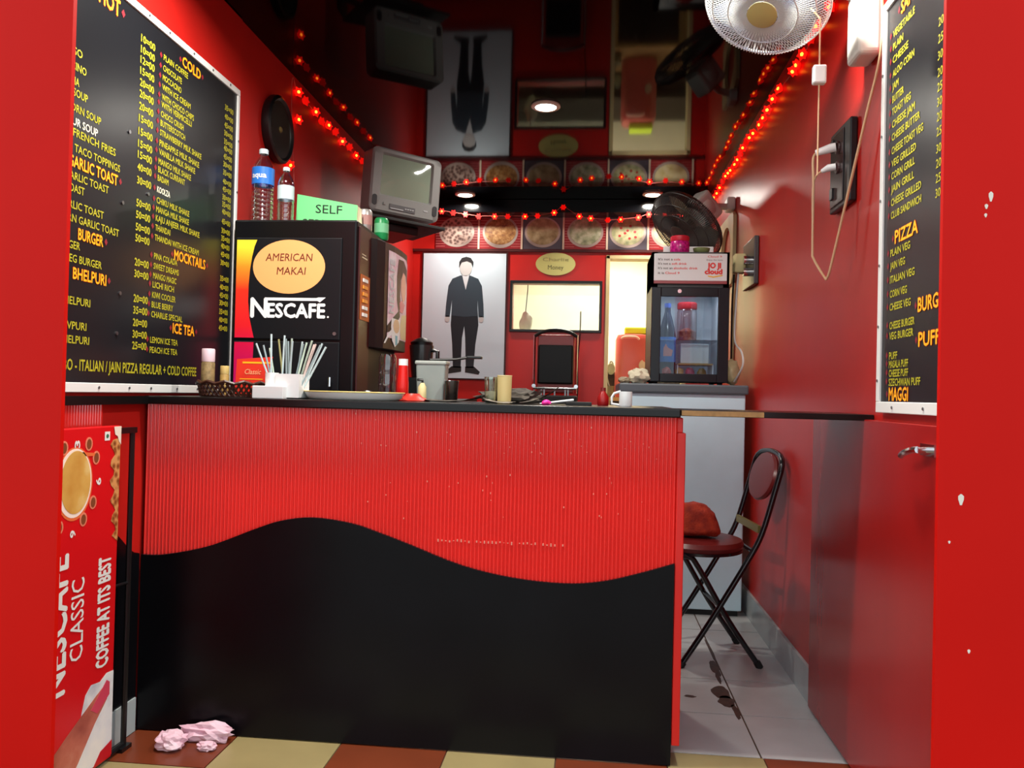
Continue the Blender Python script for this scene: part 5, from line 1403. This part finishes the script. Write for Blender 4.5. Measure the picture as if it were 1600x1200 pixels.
MB().lathe([(0.0185, 0.0085), (0.0205, 0.04), (0.0005, 0.041)], (-0.350, 2.76, ZT), 20, cap1=False).build('milky_contents', mat('pale_milky', (206, 200, 180), 0.4), gl, smooth=True)
bcup = thing('beige_cup', 'beige paper cup right of the drinking glass', 'cup', (-0.303, 2.76, ZT))
MB().lathe([(0.024, 0), (0.026, 0.095), (0.0245, 0.095), (0.0225, 0.004), (0.0005, 0.004)], (-0.303, 2.76, ZT), 24, cap1=False).build('cup_wall', mat('beige_paper', (196, 176, 120), 0.5), bcup, smooth=True)
MB().tube([(-0.303 + 0.0253 * math.cos(2 * PI * k / 24), 2.76 + 0.0253 * math.sin(2 * PI * k / 24), ZT + 0.095) for k in range(24)], 0.0016, 5, closed=True).build('rolled_rim', mat('beige_rim', (206, 190, 140), 0.5), bcup)


# newspaper sheets, each a gently curled sheet
def sheet(label, x0, y0, w0, d0, rot, curl, z, m, seed):
    b = MB(Matrix.Translation((x0, y0, z)) @ Matrix.Rotation(rot, 4, 'Z'))
    nx, ny = 14, 8
    vs_, fs_ = [], []
    for th in (0, -0.0012):
        for j in range(ny + 1):
            for i in range(nx + 1):
                a, c_ = i / nx, j / ny
                zz = curl * (max(0, a - 0.45) ** 2 * 3 + max(0, 0.25 - a) ** 2 * 3) + 0.004 * noise.noise(V((a * 4 + seed, c_ * 3, seed))) + 0.004
                vs_.append((w0 * (a - 0.5), d0 * (c_ - 0.5), zz + th))
    m_ = (nx + 1) * (ny + 1)
    for j in range(ny):
        for i in range(nx):
            q = j * (nx + 1) + i
            fs_.append((q, q + 1, q + nx + 2, q + nx + 1))
            fs_.append((q + m_ + nx + 1, q + m_ + nx + 2, q + m_ + 1, q + m_))
    o = b.add(vs_, fs_).build('newspaper_sheet', m, None, (x0, y0, z), smooth=True)
    return tag(o, label, 'paper', 'loose papers on the worktop')


NEWS = mat('dark_newsprint', (92, 84, 74), 0.7, rgb2=(60, 54, 50), vscale=30)
NEWS2 = mat('pale_newsprint', (150, 142, 128), 0.7, rgb2=(110, 102, 92), vscale=40)
sheet('flat dark paper lying left on the worktop middle', -0.465, 2.70, 0.19, 0.18, 0.05, 0.02, ZT + 0.001, NEWS, 1)
sheet('curled dark newspaper in the middle of the worktop', -0.235, 2.675, 0.25, 0.09, 0.04, 0.06, ZT + 0.001, NEWS, 2)
sheet('pale curled newspaper with raised right corner', -0.25, 2.575, 0.18, 0.10, -0.05, 0.045, ZT + 0.001, NEWS2, 3)
tag(MB().blob((-0.29, 2.84, ZT + 0.012 + 0.008), (0.115, 0.045, 0.030), 61, 0.45, 2.6, 3, flat=0.0195).build('crumpled_newspaper', NEWS, None, (-0.29, 2.84, ZT)), 'crumpled heap of dark newspaper behind the flat sheets', 'paper', 'loose papers on the worktop')
tag(MB().blob((-0.143, 2.53, ZT + 0.008), (0.016, 0.012, 0.009), 4, 0.25, 2, 2, flat=0.008).build('pink_rubber', mat('hot_pink', (246, 40, 150), 0.4), None, (-0.143, 2.53, ZT), smooth=True), 'small hot pink rubber piece on the worktop', 'rubber')
tag(MB().tube([(-0.165, 2.545, ZT + 0.004), (-0.06, 2.60, ZT + 0.018)], [0.0025, 0.004], 8).build('white_pen', WHITE, None, (-0.165, 2.545, ZT)), 'thin white pen beside the hot pink rubber', 'pen')
tag(MB().box((-0.085, 2.62, ZT), (0.0, 2.70, ZT + 0.012)).build('black_notebook', BLACKM, None, (-0.04, 2.66, ZT), bevel=0.002), 'flat black notebook on the worktop near white jug', 'notebook')
rbot = thing('red_bottle', 'short dark red bottle left of the white jug', 'bottle', (0.038, 2.78, ZT))
MB().lathe([(0.018, 0), (0.020, 0.005), (0.020, 0.030), (0.010, 0.045), (0.008, 0.052)], (0.038, 2.78, ZT), 18).build('body', mat('dark_red_plastic', (150, 16, 18), 0.3), rbot, smooth=True)
MB().lathe([(0.009, 0.050), (0.009, 0.062)], (0.038, 2.78, ZT), 14).build('cap', mat('dark_red_cap', (120, 20, 20), 0.4), rbot)
jg = thing('white_jug', 'white mug-like jug with angular handle at worktop end', 'jug', (0.105, 2.70, ZT))
MB().lathe([(0.020, 0), (0.0215, 0.004), (0.0215, 0.050), (0.0195, 0.050), (0.0190, 0.006), (0.0005, 0.006)], (0.112, 2.70, ZT), 24, cap1=False).build('cup', WHITE, jg, smooth=True)
MB().tube([(0.095, 2.70, ZT + 0.050), (0.074, 2.70, ZT + 0.043), (0.066, 2.70, ZT + 0.030), (0.066, 2.70, ZT + 0.008), (0.094, 2.70, ZT + 0.004)], 0.0042, 8).build('handle', WHITE, jg, smooth=True)

mg = thing('mixer_grinder', 'dark upright mixer with grey knob beyond coffee machine', 'mixer', (-0.80, 3.78, ZT))
MB().box((-0.885, 3.70, ZT), (-0.755, 3.86, ZT + 0.10)).build('motor_base', BLACKM, mg, bevel=0.012)
MB().lathe([(0.045, 0.10), (0.05, 0.14), (0.058, 0.24), (0.058, 0.255)], (-0.82, 3.78, ZT), 24).build('jug', mat('smoked_dark', (46, 44, 44), 0.2), mg, smooth=True)
MB().lathe([(0.052, 0.255), (0.054, 0.27), (0.030, 0.285), (0.012, 0.292)], (-0.82, 3.78, ZT), 24).build('lid', BLACK, mg, smooth=True)
MB().tube([(-0.765, 3.76, ZT + 0.23), (-0.735, 3.75, ZT + 0.225), (-0.735, 3.75, ZT + 0.13), (-0.77, 3.76, ZT + 0.12)], 0.010, 8).build('handle', BLACK, mg, smooth=True)
MB().tube([(-0.79, 3.70, ZT + 0.05), (-0.79, 3.685, ZT + 0.05)], 0.018, 14).build('knob', GREY, mg)

# ------------------------------------------------------------------ kitchen seen through the doorway
kc = thing('added_dark_cupboard', 'added dark brown cupboard along the far kitchen wall', 'cupboard', (0.0, 7.6, 0))  # added to keep the kitchen dark in the ceiling reflection
DKW = mat('dark_brown_wood', (46, 28, 20), 0.5, var=0.2)
box('carcass', (-1.40, 7.30, 0), (1.58, 7.88, 1.28), DKW, kc)
box('top', (-1.41, 7.27, 1.28), (1.59, 7.89, 1.31), DKW, kc)
for k in range(5):
    dd_ = box('door', (-1.38 + k * 0.59, 7.285, 0.06), (-0.81 + k * 0.59, 7.30, 1.25), DKW, kc, bevel=0.003)
    MB().tube([(-0.86 + k * 0.59, 7.285, 0.75), (-0.86 + k * 0.59, 7.265, 0.75)], 0.012, 10).build('knob', STEEL, dd_)
kt2 = thing('kitchen_table', 'plain wooden table in the kitchen beyond the doorway', 'table', (0.35, 7.05, 0))
box('table_top', (0.10, 6.75, 1.05), (0.75, 7.24, 1.08), mat('pale_wood', (170, 130, 84), 0.5, var=0.2), kt2)
for x in (0.13, 0.72):
    for y in (6.78, 7.21):
        box('leg', (x - 0.02, y - 0.02, 0), (x + 0.02, y + 0.02, 1.05), MATS['pale_wood'], kt2)
rd = thing('pink_red_drum', 'faded red plastic drum on kitchen table beyond the doorway', 'drum', (0.345, 7.05, 1.08))
loft_b = MB()
R_ = lambda w0, d0, z: [(x + 0.345 - w0 / 2, y + 7.05 - d0 / 2, z) for x, y in rr(w0, d0, 0, 0, 0.06, 6)]
loft(loft_b, [R_(0.29, 0.24, 1.081), R_(0.30, 0.25, 1.10), R_(0.30, 0.25, 1.58), R_(0.27, 0.22, 1.62), R_(0.18, 0.14, 1.632)])
loft_b.build('body', mat('faded_red_plastic', (186, 84, 80), 0.3), rd, smooth=True)
MB().tube(catmull([(0.24, 6.915, 1.585), (0.27, 6.90, 1.60), (0.36, 6.90, 1.60), (0.39, 6.915, 1.58)], 4), 0.010, 8).build('handle', mat('pale_pink_plastic', (222, 170, 160), 0.3), rd, smooth=True)
MB().blob((0.42, 6.925, 1.36), (0.03, 0.012, 0.045), 6, 0.3, 2, 2).build('worn_patch', mat('worn_grey', (190, 170, 150), 0.6), rd, smooth=True)
tag(MB().box((0.27, 6.98, 1.633), (0.47, 7.12, 1.690)).build('yellow_box', mat('lime_yellow', (196, 222, 50), 0.5), None, (0.37, 7.05, 1.633), bevel=0.01), 'lime yellow box on top of the faded red drum', 'box')
pot = thing('steel_pot', 'dull steel pot with ladle on kitchen table left of red drum', 'pot', (0.14, 6.85, 1.08))
MB().lathe([(0.035, 0), (0.04, 0.006), (0.04, 0.09), (0.044, 0.095)], (0.145, 6.85, 1.08), 22).build('body', mat('dull_pot', (120, 112, 92), 0.4, metal=0.5), pot, smooth=True)
MB().tube(catmull([(0.145, 6.85, 1.17), (0.125, 6.85, 1.26), (0.15, 6.85, 1.38), (0.175, 6.85, 1.36)], 5), 0.006, 8).build('ladle_handle', STEEL, pot, smooth=True)
MB().lathe([(0.040, 0.0), (0.045, 0.002), (0.045, 0.006), (0.0005, 0.008)], (0, 0, 0), 20, cap1=False).build('hidden', STEEL, pot) if False else None
MB(frame((0.155, 6.84, 1.32), UX, UZ)).lathe([(0.045, -0.003), (0.050, 0.0), (0.045, 0.004), (0.0005, 0.006)], (0, 0, 0), 22, sx=0.7, cap1=False).build('strainer', mat('greyish_strainer', (150, 150, 120), 0.4), pot, smooth=True)

# ------------------------------------------------------------------ litter on the floor
TIS = mat('pink_white_tissue', (232, 214, 222), 0.8, rgb2=(226, 170, 190), vscale=9)
for (x, y, rx, ry, rz_, sd, lab) in [(-1.155, 2.372, 0.085, 0.025, 0.030, 41, 'long twisted pink and white tissue on the floor by the counter'),
                                     (-1.235, 2.305, 0.042, 0.036, 0.028, 44, 'round crumpled pink tissue on the brown tile near standee'),
                                     (-1.125, 2.312, 0.028, 0.018, 0.014, 47, 'smallest crumpled tissue scrap on the floor')]:
    b = MB().blob((x, y, rz_ * 0.8), (rx, ry, rz_), sd, 0.5, 2.4, 3, flat=rz_ * 0.8 - 0.001)
    tag(b.build('crumpled_tissue', TIS, None, (x, y, 0)), lab, 'tissue', 'crumpled tissues on the floor')
